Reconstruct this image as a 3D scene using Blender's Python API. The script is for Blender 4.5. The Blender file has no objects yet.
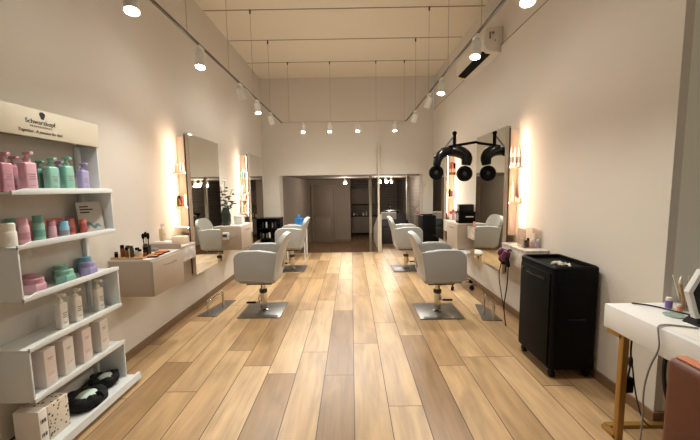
import bpy, bmesh, math, random
from mathutils import Vector, Matrix
random.seed(7)
C = bpy.context.scene.collection
PI = math.pi

# ------------------------------------------------------------------ materials
def lin(c):
    def f(v):
        v /= 255.0
        return v / 12.92 if v <= 0.04045 else ((v + 0.055) / 1.055) ** 2.4
    return (f(c[0]), f(c[1]), f(c[2]), 1.0)

MATS = {}
def mat(name, col, rough=0.5, metal=0.0, var=0.04, scale=14.0, bump=0.0, bscale=60.0,
        emit=None, strength=0.0, alpha=1.0, trans=0.0, stretch=None, coat=0.0, spec=0.5):
    if name in MATS: return MATS[name]
    m = bpy.data.materials.new(name); m.use_nodes = True
    nt = m.node_tree; N = nt.nodes; L = nt.links
    b = N['Principled BSDF']
    tc = N.new('ShaderNodeTexCoord'); mp = N.new('ShaderNodeMapping')
    L.new(tc.outputs['Object'], mp.inputs['Vector'])
    if stretch: mp.inputs['Scale'].default_value = stretch
    nz = N.new('ShaderNodeTexNoise'); nz.inputs['Scale'].default_value = scale; nz.inputs['Detail'].default_value = 3
    L.new(mp.outputs['Vector'], nz.inputs['Vector'])
    mx = N.new('ShaderNodeMix'); mx.data_type = 'RGBA'
    c = lin(col)
    mx.inputs['A'].default_value = (c[0]*(1-var), c[1]*(1-var), c[2]*(1-var), 1)
    mx.inputs['B'].default_value = (min(1, c[0]*(1+var)), min(1, c[1]*(1+var)), min(1, c[2]*(1+var)), 1)
    L.new(nz.outputs['Fac'], mx.inputs['Factor'])
    L.new(mx.outputs['Result'], b.inputs['Base Color'])
    b.inputs['Roughness'].default_value = rough
    b.inputs['Metallic'].default_value = metal
    b.inputs['Specular IOR Level'].default_value = spec
    b.inputs['Transmission Weight'].default_value = trans
    b.inputs['Alpha'].default_value = alpha
    b.inputs['Coat Weight'].default_value = coat
    if emit:
        b.inputs['Emission Color'].default_value = lin(emit)
        b.inputs['Emission Strength'].default_value = strength
    if bump:
        n2 = N.new('ShaderNodeTexNoise'); n2.inputs['Scale'].default_value = bscale
        L.new(mp.outputs['Vector'], n2.inputs['Vector'])
        bp = N.new('ShaderNodeBump'); bp.inputs['Strength'].default_value = bump; bp.inputs['Distance'].default_value = 0.01
        L.new(n2.outputs['Fac'], bp.inputs['Height']); L.new(bp.outputs['Normal'], b.inputs['Normal'])
    MATS[name] = m
    return m

def wood_floor(name, tones, width=0.228, length=1.35, xo=0.0):
    m = bpy.data.materials.new(name); m.use_nodes = True
    nt = m.node_tree; N = nt.nodes; L = nt.links; b = N['Principled BSDF']
    def M(op, a, bb=None):
        n = N.new('ShaderNodeMath'); n.operation = op
        for i, v in enumerate((a, bb)):
            if v is None: continue
            if isinstance(v, (int, float)): n.inputs[i].default_value = v
            else: L.new(v, n.inputs[i])
        return n.outputs[0]
    tc = N.new('ShaderNodeTexCoord'); sp = N.new('ShaderNodeSeparateXYZ'); L.new(tc.outputs['Object'], sp.inputs[0])
    x, y = sp.outputs[0], sp.outputs[1]
    u = M('DIVIDE', M('ADD', x, xo + 20*width), width); row = M('FLOOR', u); fu = M('FRACT', u)
    w1 = N.new('ShaderNodeTexWhiteNoise'); w1.noise_dimensions = '1D'; L.new(row, w1.inputs['W'])
    v = M('ADD', M('DIVIDE', M('ADD', y, 20), length), M('MULTIPLY', w1.outputs['Value'], 5.3)); idx = M('FLOOR', v); fv = M('FRACT', v)
    cb = N.new('ShaderNodeCombineXYZ'); L.new(row, cb.inputs[0]); L.new(idx, cb.inputs[1])
    w2 = N.new('ShaderNodeTexWhiteNoise'); w2.noise_dimensions = '2D'; L.new(cb.outputs[0], w2.inputs['Vector'])
    rnd = w2.outputs['Value']
    rp = N.new('ShaderNodeValToRGB'); el = rp.color_ramp.elements
    for i, (p, c) in enumerate(tones):
        e = el[i] if i < 2 else el.new(p)
        e.position = p; e.color = lin(c)
    L.new(rnd, rp.inputs['Fac'])
    # grain, stretched along the boards and different in every board
    cg = N.new('ShaderNodeCombineXYZ'); L.new(M('MULTIPLY', x, 26), cg.inputs[0]); L.new(M('MULTIPLY', y, 1.6), cg.inputs[1]); L.new(M('MULTIPLY', rnd, 60), cg.inputs[2])
    ng = N.new('ShaderNodeTexNoise'); ng.inputs['Scale'].default_value = 1.0; ng.inputs['Detail'].default_value = 6; ng.inputs['Distortion'].default_value = 0.7
    L.new(cg.outputs[0], ng.inputs['Vector'])
    cg2 = N.new('ShaderNodeCombineXYZ'); L.new(M('MULTIPLY', x, 7), cg2.inputs[0]); L.new(M('MULTIPLY', y, 1.5), cg2.inputs[1]); L.new(M('MULTIPLY', rnd, 90), cg2.inputs[2])
    nb = N.new('ShaderNodeTexNoise'); nb.inputs['Scale'].default_value = 1.0; nb.inputs['Detail'].default_value = 2; nb.inputs['Distortion'].default_value = 1.2
    L.new(cg2.outputs[0], nb.inputs['Vector'])
    g = M('ADD', M('MULTIPLY', ng.outputs['Fac'], 0.55), M('MULTIPLY', nb.outputs['Fac'], 0.75))
    gr = N.new('ShaderNodeMapRange'); gr.inputs['From Min'].default_value = 0.40; gr.inputs['From Max'].default_value = 0.90
    gr.inputs['To Min'].default_value = 0.66; gr.inputs['To Max'].default_value = 1.20
    L.new(g, gr.inputs['Value'])
    mul = N.new('ShaderNodeVectorMath'); mul.operation = 'SCALE'; L.new(rp.outputs['Color'], mul.inputs[0]); L.new(gr.outputs[0], mul.inputs['Scale'])
    # seams
    su = M('MINIMUM', fu, M('SUBTRACT', 1.0, fu)); sv = M('MINIMUM', fv, M('SUBTRACT', 1.0, fv))
    s = M('MAXIMUM', M('LESS_THAN', su, 0.003/width), M('LESS_THAN', sv, 0.003/length))
    mx = N.new('ShaderNodeMix'); mx.data_type = 'RGBA'; L.new(s, mx.inputs['Factor']); L.new(mul.outputs[0], mx.inputs['A'])
    mx.inputs['B'].default_value = lin((70, 50, 34))
    L.new(mx.outputs['Result'], b.inputs['Base Color'])
    b.inputs['Roughness'].default_value = 0.36
    bp = N.new('ShaderNodeBump'); bp.inputs['Strength'].default_value = 0.25; bp.inputs['Distance'].default_value = 0.004; bp.invert = True
    L.new(s, bp.inputs['Height']); L.new(bp.outputs['Normal'], b.inputs['Normal'])
    return m

def brick_mat(name):
    m = bpy.data.materials.new(name); m.use_nodes = True
    nt = m.node_tree; N = nt.nodes; L = nt.links; b = N['Principled BSDF']
    tc = N.new('ShaderNodeTexCoord'); mp = N.new('ShaderNodeMapping'); mp.inputs['Rotation'].default_value = (PI/2, 0, 0)
    L.new(tc.outputs['Object'], mp.inputs['Vector'])
    br = N.new('ShaderNodeTexBrick'); br.inputs['Scale'].default_value = 1.0
    br.inputs['Brick Width'].default_value = 0.5; br.inputs['Row Height'].default_value = 0.11; br.inputs['Mortar Size'].default_value = 0.008
    br.inputs['Color1'].default_value = lin((122, 110, 98)); br.inputs['Color2'].default_value = lin((106, 95, 84)); br.inputs['Mortar'].default_value = lin((142, 128, 112))
    L.new(mp.outputs[0], br.inputs['Vector']); L.new(br.outputs['Color'], b.inputs['Base Color'])
    b.inputs['Roughness'].default_value = 0.8
    return m

def marble_mat(name):
    m = bpy.data.materials.new(name); m.use_nodes = True
    nt = m.node_tree; N = nt.nodes; L = nt.links; b = N['Principled BSDF']
    tc = N.new('ShaderNodeTexCoord'); nz = N.new('ShaderNodeTexNoise'); nz.inputs['Scale'].default_value = 9; nz.inputs['Detail'].default_value = 7; nz.inputs['Distortion'].default_value = 1.4
    L.new(tc.outputs['Object'], nz.inputs['Vector'])
    rp = N.new('ShaderNodeValToRGB'); e = rp.color_ramp.elements
    e[0].position = 0.34; e[0].color = lin((176, 166, 154)); e[1].position = 0.58; e[1].color = lin((214, 204, 190))
    L.new(nz.outputs['Fac'], rp.inputs['Fac']); L.new(rp.outputs['Color'], b.inputs['Base Color']); b.inputs['Roughness'].default_value = 0.35
    return m

def dotted_mat(name):
    m = bpy.data.materials.new(name); m.use_nodes = True
    nt = m.node_tree; N = nt.nodes; L = nt.links; b = N['Principled BSDF']
    tc = N.new('ShaderNodeTexCoord'); vo = N.new('ShaderNodeTexVoronoi'); vo.inputs['Scale'].default_value = 46; vo.inputs['Randomness'].default_value = 0.9
    L.new(tc.outputs['Object'], vo.inputs['Vector'])
    lt = N.new('ShaderNodeMath'); lt.operation = 'LESS_THAN'; lt.inputs[1].default_value = 0.30; L.new(vo.outputs['Distance'], lt.inputs[0])
    mx = N.new('ShaderNodeMix'); mx.data_type = 'RGBA'; L.new(lt.outputs[0], mx.inputs['Factor'])
    mx.inputs['A'].default_value = lin((226, 212, 192)); mx.inputs['B'].default_value = lin((70, 58, 50))
    L.new(mx.outputs['Result'], b.inputs['Base Color']); b.inputs['Roughness'].default_value = 0.7
    return m

WALL = (214, 206, 194)
m_wall = mat('wall_paint', WALL, 0.85, var=0.02, scale=2.5, bump=0.04, bscale=90)
m_ceil = mat('ceiling_paint', (236, 227, 210), 0.9, var=0.02, scale=2)
m_wallpale = mat('lightened_wall_paint', (240, 238, 226), 0.85, var=0.02, scale=3)  # paler copy of the wall paint, making up for too little light there
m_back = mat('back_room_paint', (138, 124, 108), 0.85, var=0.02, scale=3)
m_door = mat('door_paint', (134, 118, 100), 0.6, var=0.02)
m_floor = wood_floor('oak_planks', [(0.0, (142, 110, 76)), (1.0, (204, 172, 132)), (0.3, (178, 145, 104)), (0.6, (192, 158, 116)), (0.85, (166, 132, 92))])
m_base = mat('oak_skirting', (126, 97, 69), 0.5, var=0.2, scale=6, stretch=(6, 1, 20))
m_brick = brick_mat('dark_brick')
m_marble = marble_mat('stone_veneer')
m_dots = dotted_mat('dotted_card')
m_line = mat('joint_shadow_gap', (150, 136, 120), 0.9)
m_white = mat('white_lacquer', (228, 226, 222), 0.35, var=0.015)
m_shelfw = mat('white_steel', (226, 228, 226), 0.32, var=0.015)
m_shelfback = mat('shelf_back_board', (206, 198, 186), 0.6, var=0.02)
m_header = mat('cream_header', (210, 199, 176), 0.55, var=0.02)
m_cab = mat('beige_laminate', (176, 158, 140), 0.55, var=0.03, scale=8)
m_cabtop = mat('pale_laminate_top', (214, 206, 196), 0.45, var=0.02)
m_peach = mat('column_laminate', (226, 208, 190), 0.6, var=0.02)
m_frame = mat('mirror_edge_laminate', (182, 168, 150), 0.5, var=0.02)
m_mirror = mat('mirror_silver', (224, 222, 212), 0.015, 1.0, var=0.0)
m_led = mat('warm_led', (255, 220, 180), 0.5, emit=(255, 220, 192), strength=40)
m_lens = mat('lamp_lens', (255, 255, 255), 0.3, emit=(255, 252, 250), strength=34)
m_lamp = mat('white_lamp_shell', (226, 222, 214), 0.45, var=0.01)
m_track = mat('dark_track', (92, 82, 72), 0.5)
m_trackw = mat('pale_track', (178, 164, 146), 0.5)
m_wire = mat('steel_wire', (158, 146, 132), 0.5, 0.2)
m_chrome = mat('chrome', (205, 203, 198), 0.12, 1.0, var=0.02)
m_steel = mat('brushed_steel', (138, 135, 130), 0.4, 1.0, var=0.08, scale=30, stretch=(1, 30, 1))
m_leather = mat('grey_leatherette', (164, 162, 157), 0.42, var=0.03, bump=0.06, bscale=160)
m_seam = mat('grey_piping', (160, 158, 152), 0.5)
m_black = mat('black_plastic', (5, 5, 5), 0.55, var=0.1, spec=0.12)
m_black2 = mat('black_gloss', (10, 9, 9), 0.25, var=0.1, spec=0.35)
m_blackrub = mat('black_rubber', (12, 11, 11), 0.6, spec=0.2)
m_dkgrey = mat('dark_grey_plastic', (58, 54, 50), 0.5)
m_grey = mat('grey_plastic', (130, 128, 124), 0.5)
m_brass = mat('brushed_brass', (166, 126, 66), 0.42, 0.6, var=0.05)
m_terra = mat('terracotta_leather', (100, 52, 28), 0.5, var=0.1, scale=5, bump=0.06, bscale=120)
m_pink = mat('pink_plastic', (216, 166, 178), 0.4)
m_pinkd = mat('dark_pink_plastic', (194, 136, 150), 0.4)
m_mint = mat('mint_plastic', (138, 192, 172), 0.4)
m_mintd = mat('deep_mint_plastic', (108, 160, 141), 0.4)
m_lilac = mat('lilac_plastic', (174, 162, 204), 0.4)
m_blue = mat('blue_plastic', (128, 188, 214), 0.4)
m_bluec = mat('bright_blue_plastic', (30, 120, 190), 0.35)
m_red = mat('coral_plastic', (214, 122, 108), 0.45)
m_redd = mat('red_plastic', (178, 84, 74), 0.45)
m_cream = mat('cream_plastic', (236, 228, 214), 0.4)
m_beige = mat('beige_plastic', (218, 196, 160), 0.4)
m_amber = mat('amber_glass', (120, 66, 24), 0.2)
m_glassy = mat('clear_acrylic', (240, 226, 214), 0.08, trans=0.9, alpha=0.55)
m_vase = mat('dark_green_glass', (34, 42, 35), 0.25)
m_leaf = mat('leaf_green', (44, 56, 36), 0.6, var=0.2)
m_petal = mat('white_petals', (238, 228, 214), 0.7)
m_stem = mat('stem_brown', (92, 80, 58), 0.7)
m_paleboxA = mat('pale_pink_card', (238, 222, 214), 0.55)
m_paleboxB = mat('pale_cream_card', (238, 230, 220), 0.55)
m_print = mat('print_grey', (150, 138, 132), 0.7)
m_printp = mat('print_rose', (222, 160, 152), 0.7)
m_ink = mat('black_ink', (24, 22, 20), 0.7)
m_paper = mat('paper', (232, 228, 220), 0.8)
m_fuzz = mat('black_net', (14, 13, 14), 0.9, bump=0.6, bscale=140)
m_mintpad = mat('pale_mint_pad', (206, 224, 212), 0.6)
m_wood = mat('light_wood_tray', (196, 154, 108), 0.6, var=0.1)
m_orange = mat('orange_shadow_pan', (206, 116, 58), 0.6, var=0.2, scale=60)
m_brown = mat('brown_powder', (112, 70, 46), 0.7)
m_magenta = mat('magenta_plastic', (96, 32, 70), 0.35)
m_cord = mat('black_cord', (22, 21, 20), 0.5)
m_cordg = mat('grey_cord', (150, 146, 140), 0.5)
m_yellow = mat('yellow_sticker', (226, 186, 60), 0.6)
m_acw = mat('ac_plastic', (222, 214, 200), 0.45)
m_foil = mat('orange_paper', (224, 150, 100), 0.6)
m_towel = mat('pale_towel', (196, 184, 170), 0.9, bump=0.3)
m_sheen = mat('green_glass_disc', (150, 170, 156), 0.15)
m_oaklow = wood_floor('oak_planks_lower', [(0.0, (106, 80, 56)), (1.0, (134, 104, 74)), (0.5, (120, 92, 65))])  # dim light of the back room put into darker plank tones

# ------------------------------------------------------------------ mesh building
ORG = {}
class MB:
    def __init__(s): s.bm = bmesh.new()
    def _merge(s, t, mi, smooth=True):
        for f in t.faces:
            f.material_index = mi
            if smooth: f.smooth = True
        me = bpy.data.meshes.new('t'); t.to_mesh(me); t.free(); s.bm.from_mesh(me); bpy.data.meshes.remove(me)
        return s
    def box(s, x0, x1, y0, y1, z0, z1, bev=0.0, mi=0, seg=2):
        t = bmesh.new(); bmesh.ops.create_cube(t, size=1)
        for v in t.verts:
            v.co = Vector(((x0+x1)/2 + v.co.x*(x1-x0), (y0+y1)/2 + v.co.y*(y1-y0), (z0+z1)/2 + v.co.z*(z1-z0)))
        if bev:
            rb = bmesh.ops.bevel(t, geom=t.edges[:], offset=bev, segments=seg, affect='EDGES', profile=0.5)
            for f in rb['faces']: f.smooth = True
        return s._merge(t, mi, False)
    def cyl(s, p0, p1, r0, r1=None, seg=20, mi=0, cap=True):
        r1 = r0 if r1 is None else r1
        p0, p1 = Vector(p0), Vector(p1); d = p1 - p0
        t = bmesh.new(); bmesh.ops.create_cone(t, cap_ends=cap, segments=seg, radius1=r0, radius2=r1, depth=d.length)
        q = Vector((0, 0, 1)).rotation_difference(d.normalized())
        bmesh.ops.transform(t, matrix=Matrix.Translation((p0+p1)/2) @ q.to_matrix().to_4x4(), verts=t.verts)
        return s._merge(t, mi)
    def lathe(s, prof, c=(0, 0, 0), seg=24, mi=0, sx=1.0, sy=1.0, rot=None):
        t = bmesh.new(); rings = []
        for r, z in prof:
            if r < 1e-6: rings.append([t.verts.new((0, 0, z))])
            else: rings.append([t.verts.new((r*sx*math.cos(2*PI*k/seg), r*sy*math.sin(2*PI*k/seg), z)) for k in range(seg)])
        for a, b in zip(rings, rings[1:]):
            for k in range(seg):
                k2 = (k+1) % seg
                if len(a) == 1 and len(b) == 1: continue
                if len(a) == 1: t.faces.new((a[0], b[k2], b[k])) if False else t.faces.new((a[0], b[k], b[k2]))
                elif len(b) == 1: t.faces.new((a[k], a[k2], b[0]))
                else: t.faces.new((a[k], a[k2], b[k2], b[k]))
        if len(rings[0]) > 1: t.faces.new(rings[0][::-1])
        if len(rings[-1]) > 1: t.faces.new(rings[-1])
        bmesh.ops.recalc_face_normals(t, faces=t.faces)
        M = Matrix.Translation(c)
        if rot is not None: M = M @ rot
        bmesh.ops.transform(t, matrix=M, verts=t.verts)
        return s._merge(t, mi)
    def ball(s, c, r, mi=0, seg=16):
        r = (r, r, r) if isinstance(r, (int, float)) else r
        t = bmesh.new(); bmesh.ops.create_uvsphere(t, u_segments=seg, v_segments=max(8, seg//2), radius=1)
        for v in t.verts: v.co = Vector((c[0]+v.co.x*r[0], c[1]+v.co.y*r[1], c[2]+v.co.z*r[2]))
        return s._merge(t, mi)
    def tube(s, pts, r, seg=8, mi=0, smooth=0):
        pts = [Vector(p) for p in pts]
        for _ in range(smooth):
            n = [pts[0]]
            for a, b in zip(pts, pts[1:]): n += [a*0.75+b*0.25, a*0.25+b*0.75]
            n.append(pts[-1]); pts = n
        rr = r if isinstance(r, (list, tuple)) else None
        t = bmesh.new(); rings = []; prev = None
        for i, p in enumerate(pts):
            d = (pts[min(i+1, len(pts)-1)] - pts[max(i-1, 0)]).normalized()
            if prev is None: prev = d.orthogonal().normalized()
            u = (prev - d*prev.dot(d)).normalized(); prev = u; w = d.cross(u)
            if rr:
                q = i/(len(pts)-1)*(len(rr)-1); k = min(int(q), len(rr)-2); rad = rr[k] + (rr[k+1]-rr[k])*(q-k)
            else: rad = r
            rings.append([t.verts.new(p + u*rad*math.cos(2*PI*k/seg) + w*rad*math.sin(2*PI*k/seg)) for k in range(seg)])
        for a, b in zip(rings, rings[1:]):
            for k in range(seg): t.faces.new((a[k], a[(k+1) % seg], b[(k+1) % seg], b[k]))
        t.faces.new(rings[0][::-1]); t.faces.new(rings[-1])
        bmesh.ops.recalc_face_normals(t, faces=t.faces)
        return s._merge(t, mi)
    def prism(s, pts, axis, a, b, bev=0.0, mi=0, seg=2):
        """pts: outline in the two axes other than `axis`, extruded from a to b along it"""
        t = bmesh.new()
        def P(p, h):
            return {'X': (h, p[0], p[1]), 'Y': (p[0], h, p[1]), 'Z': (p[0], p[1], h)}[axis]
        lo = [t.verts.new(P(p, a)) for p in pts]; hi = [t.verts.new(P(p, b)) for p in pts]
        f1 = t.faces.new(lo); f2 = t.faces.new(hi[::-1])
        for k in range(len(pts)):
            k2 = (k+1) % len(pts); t.faces.new((lo[k2], lo[k], hi[k], hi[k2]))
        bmesh.ops.recalc_face_normals(t, faces=t.faces)
        for f in t.faces: f.smooth = f not in (f1, f2)
        if bev:
            e = [e for f in (f1, f2) for e in f.edges]
            rb = bmesh.ops.bevel(t, geom=list(set(e)), offset=bev, segments=seg, affect='EDGES', profile=0.5)
            for f in rb['faces']: f.smooth = True
        return s._merge(t, mi, False)
    def xf(s, M):
        bmesh.ops.transform(s.bm, matrix=M, verts=s.bm.verts); return s
    def build(s, name, mats, parent=None, org=None, ang=38):
        if not isinstance(mats, (list, tuple)): mats = [mats]
        o0 = ORG[parent] if parent is not None else Vector(org or (0, 0, 0))
        if o0.length: bmesh.ops.transform(s.bm, matrix=Matrix.Translation(-o0), verts=s.bm.verts)
        me = bpy.data.meshes.new(name); s.bm.to_mesh(me); s.bm.free()
        for m in mats: me.materials.append(m)
        me.set_sharp_from_angle(angle=math.radians(ang))
        o = bpy.data.objects.new(name, me); C.objects.link(o)
        if parent is not None: o.parent = parent
        else: o.location = o0
        ORG[o] = o0
        return o

def tag(o, label, cat, group=None, kind=None):
    o['label'] = label; o['category'] = cat
    if group: o['group'] = group
    if kind: o['kind'] = kind
    return o
def thing(name, label, cat, org=(0, 0, 0), group=None):
    o = bpy.data.objects.new(name, None); C.objects.link(o); o.empty_display_size = 0.1
    o.location = org; ORG[o] = Vector(org)
    return tag(o, label, cat, group)
def struct(o): o['kind'] = 'structure'; return o
def dup(root, loc, rz=None, label=None, group=None):
    def cp(o, p):
        c = o.copy(); C.objects.link(c)
        if p is not None: c.parent = p
        for ch in list(o.children): cp(ch, c)
        return c
    r = cp(root, None); r.location = loc
    if rz is not None: r.rotation_euler = (0, 0, rz)
    if label: r['label'] = label
    if group: r['group'] = group
    return r

# ------------------------------------------------------------------ setting
XL, XR = -1.955, 1.82
YF = 7.30            # edge of the salon floor; the back room lies lower
ZC = 3.85
ZH = 1.75            # underside of the beam over the opening
ZL = -0.50           # lower floor
def sbox(name, m, *a, **k): return struct(MB().box(*a, **k).build(name, m))
f = MB().box(-2.2, 2.6, -3.0, YF, -0.18, 0); f.box(0.67, 1.95, YF, 9.6, -0.18, -0.001)
struct(f.build('floor', m_floor))
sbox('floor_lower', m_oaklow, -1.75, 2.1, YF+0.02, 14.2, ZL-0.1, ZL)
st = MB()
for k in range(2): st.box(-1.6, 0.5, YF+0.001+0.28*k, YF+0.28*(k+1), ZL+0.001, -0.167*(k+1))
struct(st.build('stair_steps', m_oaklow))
sbox('ceiling', m_ceil, -2.2, 2.6, -3.0, 7.6, ZC, ZC+0.1)
for k, y in enumerate((2.8, 3.72, 4.62, 5.52, 6.46)):
    sbox('dark_line_%d' % (k+1), m_line, XL, XR, y-0.007, y+0.007, ZC-0.006, ZC)
sbox('wall_left', m_wall, XL-0.15, XL, -3.0, 7.4, -0.18, ZC)
w = MB().box(XR, XR+0.05, 1.87, 7.4, -0.18, 3.13); w.box(XR+0.022, XR+0.05, 1.87, 7.4, 3.13, ZC)
struct(w.build('wall_right', m_wall))
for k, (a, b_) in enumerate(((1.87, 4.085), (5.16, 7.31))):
    sbox('dark_line_%d' % (k+6), m_line, XR-0.004, XR+0.021, a, b_, 3.124, 3.134)  # ledge strip coloured darker to paint the shade line along the wall
sbox('wall_right_return', m_wallpale, XR+0.05, 2.6, 1.87, 2.0, -0.18, ZC)
sbox('wall_right_recess', m_wallpale, 2.45, 2.6, -3.0, 1.87, -0.18, ZC)
# shop front: low sill wall, head wall and panes behind the viewer
w = MB().box(-2.2, 2.6, -3.1, -3.0, -0.18, 0.3); w.box(-2.2, 2.6, -3.1, -3.0, 3.0, ZC)
struct(w.build('wall_front', m_wall))
wn = MB().box(-2.2, -2.1, -3.08, -3.02, 0.3, 3.0); wn.box(2.5, 2.6, -3.08, -3.02, 0.3, 3.0); wn.box(-0.05, 0.05, -3.08, -3.02, 0.3, 3.0)
struct(wn.build('window_1', m_dkgrey))
# back wall: beam over the opening, set-back wall over it, cheeks beside it
b = MB().box(XL, XR, YF+0.02, YF+0.35, ZH, 2.43); b.box(XL, -1.6, YF+0.02, YF+0.35, -0.18, ZH); b.box(1.6, XR, YF+0.02, YF+0.35, -0.18, ZH)
b.box(XL, XR, YF+0.05, YF+0.35, 2.43, ZC)
struct(b.build('wall_back', m_wall))
sbox('baseboard_left', m_base, XL, XL+0.014, -3.0, YF+0.02, 0, 0.07)
bb = MB().box(XR-0.014, XR, 1.856, YF+0.02, 0, 0.07)
struct(bb.build('baseboard_right', m_base))
sbox('baseboard_return', m_base, XR, 2.45, 1.856, 1.87, 0, 0.07)
# the lower back room
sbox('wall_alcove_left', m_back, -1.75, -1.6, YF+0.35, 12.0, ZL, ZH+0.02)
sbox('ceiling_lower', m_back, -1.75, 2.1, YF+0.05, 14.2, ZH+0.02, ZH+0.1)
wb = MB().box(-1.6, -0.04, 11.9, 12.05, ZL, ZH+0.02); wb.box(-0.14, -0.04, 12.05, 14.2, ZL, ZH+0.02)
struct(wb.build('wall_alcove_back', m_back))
sbox('wall_kitchen', m_brick, -0.04, 2.1, 14.0, 14.2, ZL, ZH+0.02)
sbox('wall_alcove_right', m_brick, 1.95, 2.1, YF+0.35, 14.0, ZL, ZH+0.02)
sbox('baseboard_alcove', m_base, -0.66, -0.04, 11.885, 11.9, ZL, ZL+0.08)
# door in the lower back wall
d = struct(MB().box(-1.40, -0.66, 11.87, 11.9, ZL, 1.50, 0.004).build('door_1', m_door))
dp = MB()
for z0, z1 in ((-0.38, 0.35), (0.47, 1.38)):
    dp.box(-1.28, -0.78, 11.862, 11.87, z0, z1, 0.004)
dp.build('door_panels', m_door, d)
df = MB().box(-1.47, -1.40, 11.86, 11.9, ZL, 1.57, 0.004); df.box(-0.66, -0.60, 11.86, 11.9, ZL, 1.57, 0.004); df.box(-1.40, -0.66, 11.86, 11.9, 1.50, 1.57, 0.004)
df.build('door_frame', m_door, d)
MB().ball((-1.34, 11.83, 0.48), 0.035).cyl((-1.34, 11.87, 0.48), (-1.34, 11.83, 0.48), 0.014).build('door_knob', m_steel, d)
# half wall guarding the steps, the slim post on it, two more posts behind
g = MB().prism([(YF-0.02, 0), (9.0, 0), (9.0, 0.35), (YF-0.02, 0.86)], 'X', 0.60, 0.67, 0.004)
struct(g.build('wall_guard', m_wall))
struct(MB().box(0.585, 0.625, YF-0.06, YF-0.02, 0.0, 2.42, 0.004).build('pillar_1', m_header))
struct(MB().box(0.49, 0.56, 9.0, 9.07, ZL, ZH+0.02, 0.004).build('pillar_2', m_header))
struct(MB().box(1.52, 1.60, 9.0, 9.08, 0.0, ZH+0.02, 0.004).build('pillar_3', m_header))

# ------------------------------------------------------------------ track lighting
ZT = 2.73
tag(MB().box(-1.3320, -1.3160, -1.0, 6.46, ZT-0.012, ZT+0.009, 0.002).build('lighting_track', m_track, org=(-1.324, 3, ZT)), 'long dark lighting track hanging along the left wall side', 'lighting track')
tag(MB().box(1.0700, 1.0860, -1.0, 6.46, ZT-0.012, ZT+0.009, 0.002).build('lighting_track', m_track, org=(1.078, 3, ZT)), 'long dark lighting track hanging below the air conditioner side', 'lighting track')
tag(MB().box(-1.311, 1.065, 6.44, 6.46, ZT-0.01, ZT+0.01, 0.003).build('lighting_track', m_trackw, org=(0, 6.45, ZT)), 'short pale lighting track crossing the room in front of the back beam', 'lighting track')

def wire(x, y, label):
    t = thing('suspension_wire', label, 'suspension wire', (x, y, ZT), 'wires holding the lighting tracks')
    MB().cyl((x, y, ZT+0.011), (x, y, ZC-0.03), 0.0024, seg=6).build('steel_cable', m_wire, t)
    MB().cyl((x, y, ZC-0.05), (x, y, ZC), 0.011, seg=10).build('ceiling_cap', m_dkgrey, t)
ords = ['first', 'second', 'third', 'fourth', 'fifth']
for k, y in enumerate((5.55, 4.62, 3.72, 2.8)):
    wire(-1.324, y, 'thin suspension wire over the left track, %s from its far corner' % ords[k])
    wire(1.078, y, 'thin suspension wire over the right track, %s from its far corner' % ords[k])
for k, x in enumerate((-1.18, -0.38, 0.50, 1.04)):
    wire(x, 6.45, 'thin suspension wire over the back cross track, %s from the left' % ords[k])

def spotlight(x, y, dirv, label, power, lit=True, size=122):
    """cylinder spot on its track; dirv = where it points"""
    t = thing('track_spotlight', label, 'spotlight', (x, y, ZT), 'spotlights on the lighting tracks')
    d = Vector(dirv).normalized()
    c = Vector((x, y, ZT-0.105))
    MB().box(x-0.02, x+0.02, y-0.05, y+0.05, ZT-0.045, ZT-0.013, 0.005).build('track_adapter', m_lamp, t)
    br = MB().cyl((x, y, ZT-0.046), (x, y, ZT-0.075), 0.012, seg=12)
    br.build('swivel', m_lamp, t)
    a = c - d*0.05; e = c + d*0.095
    q = Vector((0, 0, 1)).rotation_difference(d).to_matrix().to_4x4()
    MB().lathe([(0.0, -0.05), (0.034, -0.05), (0.042, -0.042), (0.043, 0.095), (0.037, 0.095), (0.035, 0.058)], c, 24, rot=q).build('lamp_body', m_lamp, t)
    MB().lathe([(0.0, 0.056), (0.0352, 0.056), (0.0352, 0.062), (0.0, 0.063)], c, 20, rot=q).build('lens', m_lens, t)
    li = bpy.data.lights.new('spot_lamp', 'SPOT'); li.energy = power; li.spot_size = math.radians(size); li.spot_blend = 1.0
    li.shadow_soft_size = 0.035; li.color = (1.0, 0.99, 0.925)
    lo = bpy.data.objects.new('spot_lamp', li); C.objects.link(lo); lo.parent = t
    lo.location = (c + d*0.12) - Vector((x, y, ZT)); lo.rotation_euler = d.to_track_quat('-Z', 'Y').to_euler()
    lp = bpy.data.lights.new('lens_glow', 'POINT'); lp.energy = min(power, PW)*SPILL*(0.55 if abs(y-6.45) < 0.01 else 1); lp.shadow_soft_size = 0.03; lp.color = li.color
    po = bpy.data.objects.new('lens_glow', lp); C.objects.link(po); po.parent = t; po.location = lo.location
SPILL = 0.055
PW = 64
LY = [(-0.3, (0.3, 0.25, -0.9)), (1.1, (0.3, 0.1, -0.9)), (2.10, (0.15, -0.22, -0.95)), (3.02, (0.05, -0.25, -0.95)), (4.06, (0.25, 0.35, -0.9)), (4.80, (0.12, -0.28, -0.95)), (5.57, (0.2, 0.35, -0.9))]
for k, (y, dv) in enumerate(LY):
    if k < 2: continue
    lab = ['spotlight on the left track behind the viewer', 'spotlight on the left track, just out of the picture', 'white spotlight on the left track, nearest the viewer, lens glowing',
           'white spotlight on the left track, second glowing lens along it', 'white spotlight on the left track turned away between two glowing ones',
           'white spotlight on the left track, glowing, nearly above the second left mirror', 'white spotlight on the left track closest to the far corner, turned away'][k]
    spotlight(-1.324, y, dv, lab, PW*(0.2, 0.3, 0.75, 1, 1, 1, 1)[k])
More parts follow.
